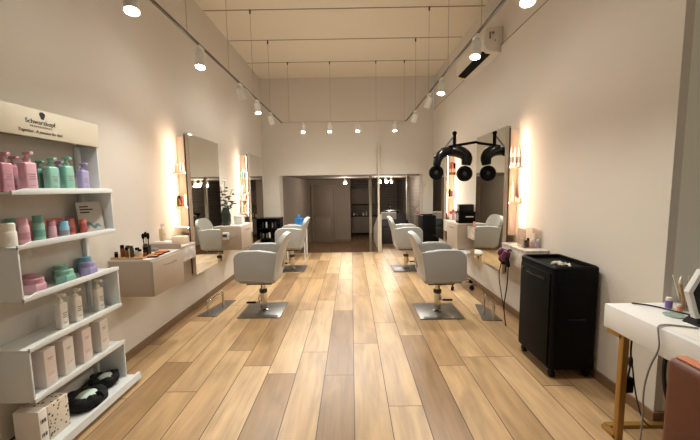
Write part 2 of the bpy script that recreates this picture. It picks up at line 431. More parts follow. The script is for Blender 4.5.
RY = [(-0.3, (-0.3, 0.25, -0.9)), (1.1, (-0.3, 0.1, -0.9)), (2.08, (-0.15, -0.22, -0.95)), (2.90, (-0.18, -0.25, -0.95)), (3.97, (-0.12, -0.28, -0.95)), (4.60, (-0.25, 0.35, -0.9)), (5.58, (-0.2, 0.35, -0.9))]
for k, (y, dv) in enumerate(RY):
    if k < 2: continue
    lab = ['spotlight on the right track behind the viewer', 'spotlight on the right track, just out of the picture', 'white spotlight on the right track, cut by the top edge of the picture',
           'white spotlight on the right track glowing right in front of the air conditioner', 'white spotlight on the right track, glowing just beyond the air conditioner',
           'white spotlight on the right track turned away, beyond all the glowing ones', 'white spotlight on the right track closest to the far corner, turned away'][k]
    spotlight(1.078, y, dv, lab, PW*(0.2, 0.3, 0.75, 1, 1, 1, 1)[k])
for k, x in enumerate((-0.91, -0.40, 0.14, 0.855)):
    spotlight(x, 6.45, (0, -0.36, -0.93), 'white spotlight on the back cross track, %s from the left' % ords[k], PW*1.25)

# ------------------------------------------------------------------ air conditioner
t = thing('air_conditioner', 'white split air conditioner high on the right wall', 'air conditioner', (XR, 4.6, 3.05))
pr = [(XR+0.02, 3.34), (1.66, 3.34), (1.62, 3.30), (1.615, 3.14), (1.66, 3.07), (1.80, 3.045), (XR-0.001, 3.045), (XR-0.001, 3.131), (XR+0.02, 3.131)]
MB().prism(pr, 'Y', 4.10, 5.15, 0.008).build('housing', m_acw, t)
v = MB().box(-0.055, 0.055, -0.44, 0.44, -0.006, 0.006)
for k in range(5): v.box(-0.05+0.022*k, -0.044+0.022*k, -0.43, 0.43, -0.012, -0.006)
v.xf(Matrix.Translation((1.672, 4.62, 3.072)) @ Matrix.Rotation(math.radians(14), 4, 'Y')).build('air_vent', m_black, t)
MB().box(1.66, 1.72, 5.04, 5.10, 3.052, 3.056).xf(Matrix.Translation((0, 0, 0.0))).build('yellow_sticker', m_yellow, t)
pl = MB().box(1.66, 1.80, 4.092, 4.10, 3.10, 3.30, 0.004)
pl.cyl((1.70, 4.092, 3.24), (1.70, 4.085, 3.24), 0.018); pl.cyl((1.74, 4.092, 3.18), (1.74, 4.085, 3.18), 0.012); pl.cyl((1.78, 4.092, 3.11), (1.78, 4.085, 3.11), 0.015)
pl.build('end_cap', m_acw, t)
pt = MB().box(1.67, 1.69, 4.084, 4.086, 3.20, 3.28); pt.box(1.70, 1.73, 4.084, 4.086, 3.255, 3.28); pt.box(1.735, 1.75, 4.084, 4.086, 3.17, 3.19)
pt.build('pipe_knockouts', m_grey, t)

# ------------------------------------------------------------------ product display on the left
T1, T2, T3, T4, T5, TB = 1.475, 1.19, 0.91, 0.635, 0.35, 0.06
Y0, Y1 = 1.65, 2.35
XB, XFm = -1.945, -1.72
t = thing('product_display', 'white folded steel display stand on casters with cream header, full of hair products', 'display stand', (-1.84, 2.0, 0))
MB().box(XB, XB+0.015, Y0, Y1-0.02, 0.08, 1.78, 0.002).build('back_board', m_shelfback, t)
up = MB().box(XB+0.016, -1.90, Y1-0.055, Y1-0.03, 0.08, 1.76, 0.003)
up.build('upright', m_shelfw, t)
for z in (T1, T2, T3, T4, T5):
    s = MB().box(XB+0.016, XFm, Y0, Y1, z-0.030, z-0.020, 0.001)
    # raised front lip with cut-back ends
    s.prism([(Y0+0.0, z-0.034), (Y1, z-0.034), (Y1, z-0.008), (Y1-0.05, z), (Y0+0.07, z), (Y0+0.03, z-0.012), (Y0, z-0.010)], 'X', XFm-0.012, XFm+0.001, 0.002)
    s.build('shelf', m_shelfw, t)
for z0, z1, side in ((T2, T1, 1), (T3, T2, 0), (T4, T3, 1), (T5, T4, 0), (TB, T5, 1)):
    y = Y1-0.010 if side else Y0
    MB().box(XB+0.016, XFm-0.006, y, y+0.010, z0-0.02, z1-0.031, 0.002).build('end_plate', m_shelfw, t)
MB().box(XB+0.016, -1.80, Y1-0.010, Y1, T1-0.02, 1.765, 0.002).build('end_plate', m_shelfw, t)
s = MB().box(XB, -1.65, Y0+0.0, Y1+0.02, TB-0.02, TB-0.006, 0.002)
s.prism([(-1.655, TB+0.016), (-1.635, TB+0.016), (-1.63, TB-0.03), (-1.655, TB-0.035)], 'Y', Y0, Y1+0.02, 0.002)
s.box(XB, -1.66, Y0, Y1+0.02, TB-0.034, TB-0.021)
s.build('base_tray', m_shelfw, t)
hd = MB().box(-1.805, -1.79, Y0-0.02, Y1+0.01, 1.765, 1.925, 0.002); hd.box(XB, -1.806, Y0-0.02, Y1+0.01, 1.90, 1.924, 0.001); hd.box(XB, -1.806, Y1-0.005, Y1+0.009, 1.766, 1.90)
hdr = hd.build('header_panel', m_header, t)
def text(body, size, loc, rot, m, name, parent, shear=0.0, extrude=0.0006, space=1.0):
    cu = bpy.data.curves.new(name, 'FONT'); cu.body = body; cu.size = size; cu.align_x = 'CENTER'; cu.align_y = 'CENTER'
    cu.shear = shear; cu.extrude = extrude; cu.space_character = space
    tmp = bpy.data.objects.new('tmp', cu); me = bpy.data.meshes.new_from_object(tmp); bpy.data.objects.remove(tmp); bpy.data.curves.remove(cu)
    me.name = name; me.materials.clear(); me.materials.append(m)
    o = bpy.data.objects.new(name, me); C.objects.link(o)
    o.rotation_euler = rot; o.parent = parent; o.location = Vector(loc) - ORG[parent]
    ORG[o] = ORG[parent]
    return o
RX = (PI/2, 0, PI/2)       # upright, facing +X, reading towards +Y
lx = -1.7888
text('Schwarzkopf', 0.036, (lx, 1.925, 1.852), RX, m_ink, 'brand_lettering', hdr)
text('PROFESSIONAL', 0.014, (lx, 1.925, 1.826), RX, m_ink, 'brand_lettering', hdr, space=1.5)
text('Together. A passion for hair.', 0.024, (lx, 1.925, 1.797), RX, m_ink, 'tagline_lettering', hdr, shear=0.35)
lg = [(0.0, 0.0), (0.010, 0.002), (0.009, 0.012), (0.016, 0.014), (0.015, 0.022), (0.020, 0.026), (0.016, 0.036), (0.006, 0.042), (-0.008, 0.041), (-0.016, 0.034), (-0.017, 0.022), (-0.010, 0.012), (-0.009, 0.003)]
MB().prism([(1.937+a, 1.872+b) for a, b in lg], 'X', lx-0.001, lx+0.0005).build('head_silhouette_logo', m_ink, hdr)
for k, (x, y) in enumerate(((-1.675, Y1+0.03), (-1.90, Y1-0.02), (-1.66, Y0+0.05), (-1.90, Y0+0.05))):
    w = MB().cyl((x-0.012, y, 0.022), (x+0.012, y, 0.022), 0.022, seg=18); w.box(x-0.017, x+0.017, y-0.022, y+0.012, 0.02, TB-0.034, 0.002)
    w.build('caster', m_blackrub, t)

# --- products
def pump_bottle(loc, w, dpt, h, m, label, group, cap=None, stripes=m_print, rz=0.0):
    cap = cap or m
    t = thing('pump_bottle', label, 'bottle', loc, group)
    h *= 1.08; x, y, z = loc; hb = h*0.74
    b = MB().box(x-dpt/2, x+dpt/2, y-w/2, y+w/2, z, z+hb, min(w, dpt)*0.22, seg=3); b.build('body', m, t)
    p = MB().cyl((x, y, z+hb-0.002), (x, y, z+hb+h*0.09), w*0.24, seg=16); p.cyl((x, y, z+hb+h*0.09), (x, y, z+hb+h*0.17), w*0.10, seg=12)
    p.box(x-0.012, x+0.034, y-0.011, y+0.011, z+h*0.915, z+h, 0.004)
    p.build('pump', cap, t)
    if stripes:
        l = MB()
        for k, (a, q) in enumerate(((0.58, 0.30), (0.50, 0.22), (0.42, 0.27), (0.20, 0.2))):
            l.box(x+dpt/2-0.001, x+dpt/2+0.0006, y-w*q, y+w*q, z+hb*a, z+hb*(a+0.035))
        l.build('label_lettering', stripes, t)
    if rz: t.rotation_euler = (0, 0, rz)
    return t
def tube_bottle(loc, r, h, m, label, group, cap=None, name='bottle', capfrac=0.28, band=None):
    t = thing(name, label, 'bottle', loc, group); x, y, z = loc
    hc = h*capfrac
    MB().lathe([(0, 0), (r*0.92, 0), (r, 0.004), (r, h-hc-0.006), (r*0.9, h-hc)], loc, 18).build('body', m, t)
    MB().lathe([(r*0.88, h-hc), (r*0.9, h-0.004), (r*0.8, h), (0, h)], loc, 18).build('cap', cap or m, t)
    if band: MB().lathe([(r*1.004, h*0.18), (r*1.012, h*0.18), (r*1.012, h*0.45), (r*1.004, h*0.45)], loc, 18).build('label_lettering', band, t)
    return t
def spray(loc, r, h, m, label, group, cap=m_cream, band=None):
    t = thing('spray_bottle', label, 'bottle', loc, group)
    MB().lathe([(0, 0), (r*0.95, 0), (r, 0.004), (r, h*0.66), (r*0.75, h*0.74), (r*0.42, h*0.78)], loc, 16).build('body', m, t)
    MB().lathe([(r*0.5, h*0.77), (r*0.5, h*0.86), (r*0.36, h*0.9), (r*0.34, h), (0, h)], loc, 14).build('nozzle', cap, t)
    if band: MB().lathe([(r*1.003, h*0.2), (r*1.015, h*0.2), (r*1.015, h*0.5), (r*1.003, h*0.5)], loc, 16).build('label_lettering', band, t)
    return t
G = 'products on the top shelf of the display'
z = T1-0.0195
pump_bottle((-1.79, 1.69, z), 0.062, 0.046, 0.19, m_pinkd, 'pink pump bottle at the cut left edge of the top display shelf', G)
pump_bottle((-1.885, 1.83, z), 0.058, 0.044, 0.185, m_pinkd, 'darker pink pump bottle standing behind the big pale pink one', G)
pump_bottle((-1.79, 1.815, z), 0.070, 0.050, 0.205, m_pink, 'tall pale pink pump bottle in front on the top display shelf', G)
pump_bottle((-1.85, 1.945, z), 0.058, 0.044, 0.17, m_mintd, 'dull mint pump bottle directly right of the tall pale pink one', G)
pump_bottle((-1.79, 1.955, z), 0.064, 0.046, 0.185, m_mint, 'pale mint pump bottle in the middle of the top display shelf', G)
pump_bottle((-1.895, 2.125, z), 0.056, 0.042, 0.18, m_lilac, 'lilac pump bottle half hidden between two mint ones', G)
pump_bottle((-1.79, 2.065, z), 0.064, 0.046, 0.20, m_mint, 'taller mint pump bottle beside the lone lilac one on the top shelf', G)
pump_bottle((-1.80, 2.20, z), 0.060, 0.044, 0.175, m_lilac, 'lilac pump bottle standing last on the right of the top shelf', G)
G = 'products on the second shelf of the display'
z = T2-0.0195
tube_bottle((-1.80, 1.685, z), 0.034, 0.125, m_cream, 'wide white jar at the cut left edge of the second shelf', G, name='jar', capfrac=0.35)
tube_bottle((-1.80, 1.765, z), 0.027, 0.145, m_pink, 'tall pink bottle beside the white jar on the second shelf', G, band=m_pinkd)
tube_bottle((-1.90, 1.80, z), 0.026, 0.14, m_mintd, 'dark mint bottle mostly hidden behind the tall pink one', G)
tube_bottle((-1.81, 1.865, z), 0.027, 0.15, m_mint, 'tall mint bottle with a darker cap on the second shelf', G, cap=m_mintd, band=m_mintd)
tube_bottle((-1.80, 1.935, z), 0.022, 0.112, m_pink, 'short slim pink bottle right of the tall mint one', G, cap=m_pinkd)
tube_bottle((-1.80, 2.015, z), 0.028, 0.102, m_blue, 'short blue bottle on the second display shelf', G, cap=m_blue, band=m_print)
tube_bottle((-1.84, 2.11, z), 0.027, 0.11, m_red, 'coral bottle between the blue bottle and the leaning card', G, band=m_redd)
tube_bottle((-1.80, 2.165, z), 0.020, 0.10, m_redd, 'slim red bottle right beside the leaning card', G, cap=m_red)
tag(MB().box(-1.925, -1.89, 1.89, 2.12, z, z+0.115, 0.003).box(-1.8901, -1.889, 1.92, 2.09, z+0.04, z+0.075, mi=1).build('product_box', [m_red, m_redd], org=(-1.9, 2.0, z)), 'long coral carton lying behind the bottles on the second shelf', 'box', G)
# leaning card
t = thing('show_card', 'grey printed card leaning against the right end of the second shelf', 'card', (-1.80, 2.27, z))
Mx = Matrix.Translation((-1.80, 2.245, z+0.001)) @ Matrix.Rotation(math.radians(58), 4, 'Z') @ Matrix.Rotation(math.radians(-13), 4, 'X')
MB().box(-0.072, 0.072, -0.002, 0.002, 0, 0.215, 0.001).xf(Mx).build('card_sheet', mat('grey_card', (206, 198, 188), 0.7), t)
pr = MB()
for k, (a, b2) in enumerate(((-0.055, -0.005), (-0.055, 0.02), (-0.055, 0.0))): pr.box(a, b2, -0.0032, -0.0021, 0.178-0.02*k, 0.186-0.02*k)
for k in range(9): pr.box(-0.03+0.009*k, -0.02+0.009*k, -0.0032, -0.0021, 0.045+0.012*math.sin(k*1.1)-0.002*k, 0.070+0.010*math.sin(k*1.1+0.5)-0.003*k, mi=1)
pr.xf(Mx).build('print_lettering', [m_ink, mat('print_teal', (104, 140, 146), 0.7)], t)
def hex_jar(loc, r, h, m, m2, label, group):
    t = thing('jar', label, 'jar', loc, group)
    MB().lathe([(0, 0), (r*0.96, 0), (r, 0.005), (r, h*0.6), (r*0.94, h*0.66)], loc, 6, rot=Matrix.Rotation(0.35, 4, 'Z')).build('pot', m, t)
    MB().lathe([(r*0.78, h*0.66), (r*0.80, h*0.98), (r*0.74, h), (0, h)], loc, 28).build('lid', m2, t)
    return t
G = 'cream jars on the third shelf of the display'
z = T3-0.0195
hex_jar((-1.795, 1.79, z), 0.054, 0.08, m_pink, m_pinkd, 'pink six-sided cream jar in front on the third shelf', G)
hex_jar((-1.882, 1.85, z), 0.042, 0.09, m_pinkd, m_pinkd, 'darker pink cream jar behind the front pink one', G)
hex_jar((-1.795, 1.985, z), 0.056, 0.08, m_mint, m_mint, 'mint six-sided cream jar in front on the third shelf', G)
hex_jar((-1.878, 2.05, z), 0.046, 0.095, m_mintd, m_mint, 'darker mint cream jar behind the front mint one', G)
hex_jar((-1.80, 2.175, z), 0.052, 0.085, m_lilac, m_lilac, 'lilac six-sided cream jar in front on the third shelf', G)
hex_jar((-1.88, 2.25, z), 0.044, 0.105, m_blue, m_blue, 'blue cream jar behind the lilac one', G)
G = 'white bottles on the fourth shelf of the display'
z = T4-0.0195
for (x, y, h, lab) in ((-1.80, 1.94, 0.20, 'white pump bottle nearest the left on the fourth shelf'), (-1.80, 2.05, 0.20, 'white pump bottle in the middle of three on the fourth shelf'), (-1.80, 2.235, 0.205, 'white pump bottle standing apart on the right of the fourth shelf')):
    pump_bottle((x, y, z), 0.056, 0.044, h, m_cream, lab, G, stripes=m_print)
G = 'pale cartons on the fifth shelf of the display'
z = T5-0.0195
for k, (y, m, lab) in enumerate(((1.80, m_paleboxA, 'pale pink carton nearest the left on the fifth shelf'), (1.925, m_paleboxB, 'cream carton second from the left on the fifth shelf'), (2.065, m_paleboxA, 'pale pink carton third from the left on the fifth shelf'), (2.215, m_paleboxB, 'cream carton last on the right of the fifth shelf'))):
    t = thing('carton', lab, 'carton', (-1.80, y, z), G)
    MB().box(-1.838, -1.762, y-0.036, y+0.036, z, z+0.222, 0.002).build('card_box', m, t)
    p = MB().box(-1.7621, -1.7614, y-0.016, y+0.016, z+0.165, z+0.169).box(-1.7621, -1.7614, y-0.010, y+0.010, z+0.155, z+0.158)
    p.box(-1.7621, -1.7614, y-0.02, y+0.02, z+0.075, z+0.079, mi=1).box(-1.7621, -1.7614, y-0.02, y+0.016, z+0.065, z+0.068, mi=1)
    p.build('print_lettering', [m_print, m_printp], t)
G = 'black pouches on the bottom tray'
z = TB-0.0055
def pouch(x, y, r, label, seed):
    rnd = random.Random(seed)
    t = thing('round_pouch', label, 'pouch', (x, y, z), G)
    ring = MB()
    n = 26
    pts = [(x+r*0.72*math.cos(2*PI*k/n)*(1+0.04*rnd.uniform(-1, 1)), y+r*0.72*math.sin(2*PI*k/n)*(1+0.04*rnd.uniform(-1, 1)), z+0.042+0.008*rnd.uniform(-1, 1)) for k in range(n)]
    pts.append(pts[0]); ring.tube(pts, r*0.36 if r*0.36 < 0.042 else 0.04, seg=12)
    for k in range(14):
        a = rnd.uniform(0, 2*PI); ring.ball((x+r*0.78*math.cos(a), y+r*0.78*math.sin(a), z+0.05+rnd.uniform(-0.012, 0.02)), (rnd.uniform(.02, .034), rnd.uniform(.02, .034), rnd.uniform(.016, .022)), seg=10)
    ring.lathe([(0, 0), (r*0.85, 0.002), (r*0.8, 0.05), (0, 0.055)], (x, y, z), 20)
    ring.build('net_rim', m_fuzz, t)
    MB().ball((x+0.01, y, z+0.06), (r*0.55, r*0.62, 0.028), seg=20).build('pale_pad', m_mintpad, t)
    return t
pouch(-1.77, 2.02, 0.112, 'black fluffy round pouch with pale mint pad, larger and nearer on the bottom tray', 1)
pouch(-1.81, 2.232, 0.086, 'black fluffy round pouch with pale mint pad, beside the stand caster end', 2)
t = thing('dotted_carton', 'cream carton with scattered dark dots on the bottom tray', 'carton', (-1.83, 1.79, z))
MB().box(-1.88, -1.72, 1.71, 1.84, z, z+0.20, 0.002).build('card_box', m_dots, t)
t = thing('barcode_carton', 'plain cream carton with dark barcode labels beside the dotted one', 'carton', (-1.83, 1.68, z))
MB().box(-1.86, -1.72, 1.655, 1.705, z, z+0.205, 0.002).build('card_box', m_paleboxB, t)
q = MB()
for zz in (0.05, 0.13):
    for k in range(5): q.box(-1.7201, -1.7193, 1.664+0.007*k, 1.664+0.007*k+0.003+0.002*(k % 2), z+zz, z+zz+0.022)
q.build('barcode_label', m_ink, t)

# ------------------------------------------------------------------ styling stations
def column(side, y0, label, parts_group):
    """lit shelf column behind the mirror; side -1 left wall, +1 right wall; y0 = its front face"""
    X = XL if side < 0 else XR
    s = -side                                   # into the room
    def bx(mb, a, b, *r, **k): mb.box(min(X+s*a, X+s*b), max(X+s*a, X+s*b), *r, **k); return mb
    t = thing('shelf_column', label, 'shelf column', (X, y0, 0.93), parts_group)
    zl = 0.96 if side < 0 else 0.90
    bx(MB(), 0.0, 0.135, y0, y0+0.55, zl, 2.055, bev=0.002).build('column_panel', m_peach, t)
    for zz in (1.655, 1.275):
        bx(MB(), 0.0, 0.135, y0-0.125, y0, zz-0.016, zz, bev=0.001).build('shelf', m_peach, t)
    if side < 0: bx(MB(), 0.0, 0.135, y0-0.155, y0, 1.035, 1.05, bev=0.001).build('shelf', m_white, t)
    MB().prism([(X+s*0.1495, y0-0.128), (X+s*0.137, y0-0.1005), (X+s*0.1495, y0-0.1)], 'Z', 0.99, 2.02).build('led_strip', m_led, t)
    bx(MB(), 0.134, 0.1495, y0-0.0995, y0-0.0965, 0.99, 2.02).build('added_baffle', m_lamp, t)  # unseen baffle, added to keep the strip's light off the column panel
    return t
def mirror(side, y0, label):
    X = XL if side < 0 else XR
    s = -side
    t = thing('styling_mirror', label, 'mirror', (X+s*0.18, y0+0.39, 0.5), 'tall mirrors of the styling places')
    def bx(a, b, *r, **k): return MB().box(min(X+s*a, X+s*b), max(X+s*a, X+s*b), *r, **k)
    bx(0.150, 0.199, y0, y0+0.79, 0.50, 2.07, bev=0.002).build('mirror_frame', m_frame, t)
    bx(0.1992, 0.204, y0+0.006, y0+0.784, 0.506, 2.064).build('mirror_glass', m_mirror, t)
    bx(0.152, 0.168, y0-0.001, y0+0.001, 0.52, 2.05).build('edge_groove', m_dkgrey, t)
    return t
YA, YB = 3.58, 5.69      # near edges of the two mirrors on the left
mirror(-1, YA, 'tall frameless mirror on the left wall, larger and nearer one')
mirror(-1, YB, 'tall narrow looking mirror on the left wall beyond the flower vase')
column(-1, YA+0.14, 'peach lit shelf column behind the nearer left mirror', 'lit shelf columns')
column(-1, YB+0.14, 'peach lit shelf column behind the farther left mirror', 'lit shelf columns')
YC, YD = 3.47, 5.70
mirror(1, YC, 'tall frameless mirror on the right wall beside the hair processor')
mirror(1, YD, 'tall grey looking mirror on the right wall behind the hair processor')
column(1, YC+0.14, 'peach lit shelf column behind the nearer right mirror', 'lit shelf columns')
column(1, YD+0.14, 'peach lit shelf column behind the farther right mirror', 'lit shelf columns')

# cabinets and stone counters
def cabinet(side, y0, y1, xf, zb, zt, label, lip=True):
    X = XL if side < 0 else XR
    s = -side; D = abs(xf-X)
    t = thing('wall_cabinet', label, 'cabinet', (X, y0, zb), 'beige cabinets hung on the walls')
    def bx(a, b, *r, **k): return MB().box(min(X+s*a, X+s*b), max(X+s*a, X+s*b), *r, **k)
    c = bx(0, D-0.018, y0, y1, zb, zt-0.016, bev=0.002); c.build('cabinet_body', m_cab, t)
    bx(0, D-0.018, y0, y1, zt-0.0155, zt, bev=0.001).build('cabinet_top', m_cabtop, t)
    dr = bx(D-0.0175, D, y0+0.002, y1-0.002, zb, zt-0.02, bev=0.0015).build('drawer_front', m_cab, t)
    h = MB(); ym = (y0+y1)/2; xx = X+s*(D+0.022)
    h.tube([(xx-s*0.022, ym-0.08, zt-0.075), (xx, ym-0.08, zt-0.075), (xx, ym+0.08, zt-0.075), (xx-s*0.022, ym+0.08, zt-0.075)], 0.005, seg=8)
    h.build('handle', m_chrome, dr)
    if lip: bx(0.02, D-0.01, y1-0.018, y1, zt+0.0005, zt+0.055, bev=0.002).build('end_upstand', m_cab, t)
    return t
ZK = 0.905
cabinet(-1, 2.56, 3.03, -1.60, 0.60, ZK, 'beige wall cabinet with makeup on top, beside the product display')
cabinet(-1, 4.67, 5.14, -1.60, 0.58, 0.93, 'beige wall cabinet under the flower vase', lip=False)
cabinet(1, 4.70, 5.20, 1.53, 0.545, 0.915, 'beige wall cabinet carrying the black music system', lip=False)
def counter(side, y0, y1, xf, zb, zt, label):
    X = XL if side < 0 else XR
    t = thing('wall_counter', label, 'counter', (X, y0, zb), 'stone effect counters under the mirrors')
    MB().box(min(X, xf), max(X, xf), y0, y1, zb, zt-0.021, 0.002).build('counter_body', m_marble, t)
    MB().box(min(X, xf+0.004*side*-1), max(X, xf+0.004*side*-1), y0, y1, zt-0.02, zt, 0.002).build('counter_top', m_marble, t)
counter(-1, 3.035, 3.56, -1.735, 0.72, 0.885, 'stone effect counter between the makeup cabinet and the nearer left mirror')
counter(-1, 5.145, 5.66, -1.735, 0.72, 0.885, 'stone effect counter between the vase cabinet and the farther left mirror')
counter(1, 2.97, 3.45, 1.60, 0.665, 0.85, 'stone effect counter with acrylic box beside the black trolley')
counter(1, 4.40, 4.66, 1.66, 0.72, 0.885, 'small stone effect counter with orange packet behind the right mirror')
counter(1, 5.24, 5.66, 1.60, 0.70, 0.88, 'stone effect counter beyond the music system, under the far right shelves')
tag(MB().box(1.70, 1.79, 4.43, 4.56, 0.886, 0.96, 0.01).build('orange_packet', m_foil, org=(1.74, 4.5, 0.886)), 'orange packet on the small stone counter behind the right mirror', 'packet')

# --- makeup on the first cabinet
zt = ZK+0.0005
t = thing('makeup_tray', 'light wooden tray under the makeup bottles on the cabinet', 'tray', (-1.85, 2.66, zt))
mk = MB().box(-1.94, -1.68, 2.565, 2.72, zt, zt+0.008, 0.001)
for a in ((-1.94, -1.68, 2.565, 2.571), (-1.94, -1.68, 2.714, 2.72), (-1.94, -1.934, 2.571, 2.714), (-1.686, -1.68, 2.571, 2.714)): mk.box(*a, zt+0.008, zt+0.016)
mk.build('tray_base', m_wood, t)
G = 'makeup bottles on the wooden tray'
mats = [m_black, m_amber, m_beige, m_brown, m_black, m_cream, m_dkgrey, m_beige, m_black, m_amber]
labs = ['squat black makeup jar at the wall end of the wooden tray', 'amber foundation bottle near the wall on the makeup tray', 'beige foundation bottle beside the amber one on the tray', 'brown powder tube in the middle of the makeup tray',
        'short black mascara tube beside the brown powder tube', 'cream lotion bottle in front of the brushes', 'dark grey makeup bottle left of the brush pot', 'tan foundation bottle near the front edge of the makeup tray', 'tall black lipstick tube right of the brush pot', 'small amber bottle at the room end of the makeup tray']
xs = [-1.915, -1.885, -1.86, -1.835, -1.812, -1.79, -1.80, -1.755, -1.725, -1.70]
for k in range(10):
    y = 2.60+0.085*((k*0.37) % 1.0)
    tube_bottle((xs[k], y, zt+0.0085), 0.013+0.0025*(k % 3), [0.05, 0.10, 0.09, 0.085, 0.075, 0.07, 0.095, 0.06, 0.10, 0.055][k], mats[k], labs[k], G, cap=m_black if k % 2 else m_dkgrey)
t = thing('brush_pot', 'pot crowded with makeup brushes on the cabinet', 'brush pot', (-1.76, 2.745, zt))
MB().lathe([(0, 0), (0.030, 0), (0.032, 0.08), (0.028, 0.08), (0.027, 0.01)], (-1.76, 2.755, zt), 20).build('pot', m_dkgrey, t)
for k in range(6):
    a = k*1.05; bx_, by_ = -1.76+0.014*math.cos(a), 2.755+0.014*math.sin(a); tx, ty = -1.765+0.021*math.cos(a), 2.755+0.021*math.sin(a)
    hh = 0.135+0.01*(k % 3)
    bsh = MB().cyl((bx_, by_, zt+0.012), (tx, ty, zt+hh), 0.004, seg=8).build('brush', m_beige if k % 2 else m_black, t)
    MB().lathe([(0.005, 0), (0.011, 0.012), (0.012, 0.03), (0.006, 0.042), (0, 0.044)], (tx, ty, zt+hh), 12).build('bristles', m_black if k != 2 else m_brown, bsh)
G = 'open makeup palettes on the cabinet'
for k, (x, y, rz, lab) in enumerate(((-1.665, 2.66, 0.25, 'open makeup palette of orange pans nearest the cabinet corner'), (-1.68, 2.76, 0.1, 'makeup palette with orange pans, middle one of three'), (-1.69, 2.86, -0.05, 'makeup palette with orange pans closest to the upstand'))):
    t = thing('makeup_palette', lab, 'makeup palette', (x, y, zt), G)
    MB().box(-0.05, 0.05, -0.035, 0.035, 0, 0.010, 0.002).xf(Matrix.Translation((x, y, zt)) @ Matrix.Rotation(rz, 4, 'Z')).build('palette_case', m_black, t)
    p = MB()
    for i in range(4):
        for j in range(2): p.box(-0.043+0.022*i, -0.024+0.022*i, -0.028+0.030*j, -0.002+0.030*j, 0.0102, 0.013)
    p.xf(Matrix.Translation((x, y, zt)) @ Matrix.Rotation(rz, 4, 'Z')).build('colour_pans', m_orange, t)
tag(MB().box(-1.86, -1.78, 2.90, 2.96, zt, zt+0.02, 0.004).box(-1.855, -1.785, 2.905, 2.955, zt+0.02, zt+0.026, 0.003).build('powder_compact', m_grey, org=(-1.82, 2.93, zt)), 'grey powder compact lying by the upstand of the makeup cabinet', 'compact')
# on the stone counter beyond it
t = thing('drawer_box', 'small white drawer box on the stone counter under a pump bottle', 'drawer box', (-1.85, 3.15, 0.885))
MB().box(-1.92, -1.80, 3.09, 3.21, 0.8855, 0.965, 0.003).build('box_body', m_white, t)
dd = MB().box(-1.7995, -1.792, 3.097, 3.203, 0.895, 0.955, 0.002).build('drawer', m_white, t)
MB().box(-1.7915, -1.788, 3.135, 3.165, 0.92, 0.933, 0.001).build('drawer_pull', m_dkgrey, dd)
pump_bottle((-1.85, 3.15, 0.9655), 0.05, 0.045, 0.15, m_beige, 'beige pump bottle on top of the small white drawer box', None, cap=m_cream)
t = thing('pale_box', 'peach coloured block imitating the lit niche under the lowest shelf of the nearer left column', 'box', (-1.86, 3.48, 0.885))
MB().box(-1.93, -1.79, 3.45, 3.55, 0.8855, 0.96, 0.006).build('box_body', m_peach, t)  # plain block, its peach colour stands in for the niche's glow

# --- column shelves
G = 'bottles on the nearer left column'
y = YA+0.14
for k, (x, h, m, c, lab) in enumerate(((-1.93, 0.075, m_beige, m_cream, 'beige bottle nearest the wall on the upper shelf of the nearer left column'), (-1.90, 0.085, m_pink, m_cream, 'rose bottle second from the wall on the upper shelf of the nearer left column'),
        (-1.868, 0.08, m_cream, m_beige, 'cream bottle third from the wall on the upper shelf of the nearer left column'), (-1.836, 0.13, m_redd, m_cream, 'red bottle next to the mirror on the upper shelf of the nearer left column'))):
    tube_bottle((x, y-0.06, 1.6555), 0.0145, h+0.02, m, lab, G, cap=c)
for k, (x, h, m, c, lab) in enumerate(((-1.932, 0.12, m_amber, m_black, 'amber bottle nearest the wall on the lower shelf of the nearer left column'), (-1.897, 0.11, m_amber, m_amber, 'brown bottle second from the wall on the lower shelf of the nearer left column'),
        (-1.862, 0.135, m_cream, m_cream, 'white bottle third from the wall on the lower shelf of the nearer left column'), (-1.832, 0.10, m_grey, m_black, 'grey bottle next to the mirror on the lower shelf of the nearer left column'))):
    tube_bottle((x, y-0.06, 1.2755), 0.0155, h, m, lab, G, cap=c)
G = 'bottles on the farther left column'
y = YB+0.14
for k, (x, h, m) in enumerate(((-1.93, 0.12, m_mint), (-1.895, 0.15, m_blue), (-1.86, 0.13, m_grey), (-1.83, 0.14, m_pink))):
    tube_bottle((x, y-0.06, 1.6555), 0.0155, h, m, ['mint', 'blue', 'grey', 'pink'][k] + ' bottle on the upper shelf of the farther left column', G, cap=m_cream)
for k, (x, h, m) in enumerate(((-1.925, 0.24, m_cream), (-1.885, 0.10, m_beige), (-1.845, 0.12, m_amber))):
    tube_bottle((x, y-0.06, 1.2755), 0.018, h, m, ['tall white', 'short beige', 'amber'][k] + ' bottle on the lower shelf of the farther left column', G, cap=m_cream)
for k, (x, h, m) in enumerate(((-1.92, 0.22, m_cream), (-1.87, 0.17, m_beige), (-1.83, 0.20, m_cream))):
    tube_bottle((x, y-0.10, 1.0505), 0.018, h-0.03, m, ['tall white bottle nearest the wall', 'beige bottle in the middle', 'white bottle next to the mirror'][k] + ' on the lowest shelf of the farther left column', G, cap=m_cream)
G = 'bottles on the nearer right column'
y = YC+0.14
for k, x in enumerate((1.715, 1.755, 1.795)):
    spray((x, y-0.065, 1.6555), 0.0175, 0.20, m_cream, 'white spray bottle on the upper shelf of the nearer right column, ' + ['next to the mirror', 'middle of three', 'nearest the bare wall'][k], G, cap=m_cream, band=m_print)
spray((1.705, y-0.06, 1.2755), 0.016, 0.17, m_beige, 'pale yellow bottle next to the mirror on the lower right column shelf', G, cap=m_beige)
spray((1.745, y-0.06, 1.2755), 0.019, 0.22, m_beige, 'taller pale yellow bottle on the lower right column shelf', G, cap=m_beige)
tube_bottle((1.785, y-0.05, 1.2755), 0.020, 0.055, m_cream, 'small cream pot on the lower right column shelf', G, name='jar')
tube_bottle((1.80, y-0.10, 1.2755), 0.014, 0.045, m_beige, 'tiny beige pot at the shelf corner near the bare wall', G, name='jar')
G = 'bottles on the farther right column'
y = YD+0.14
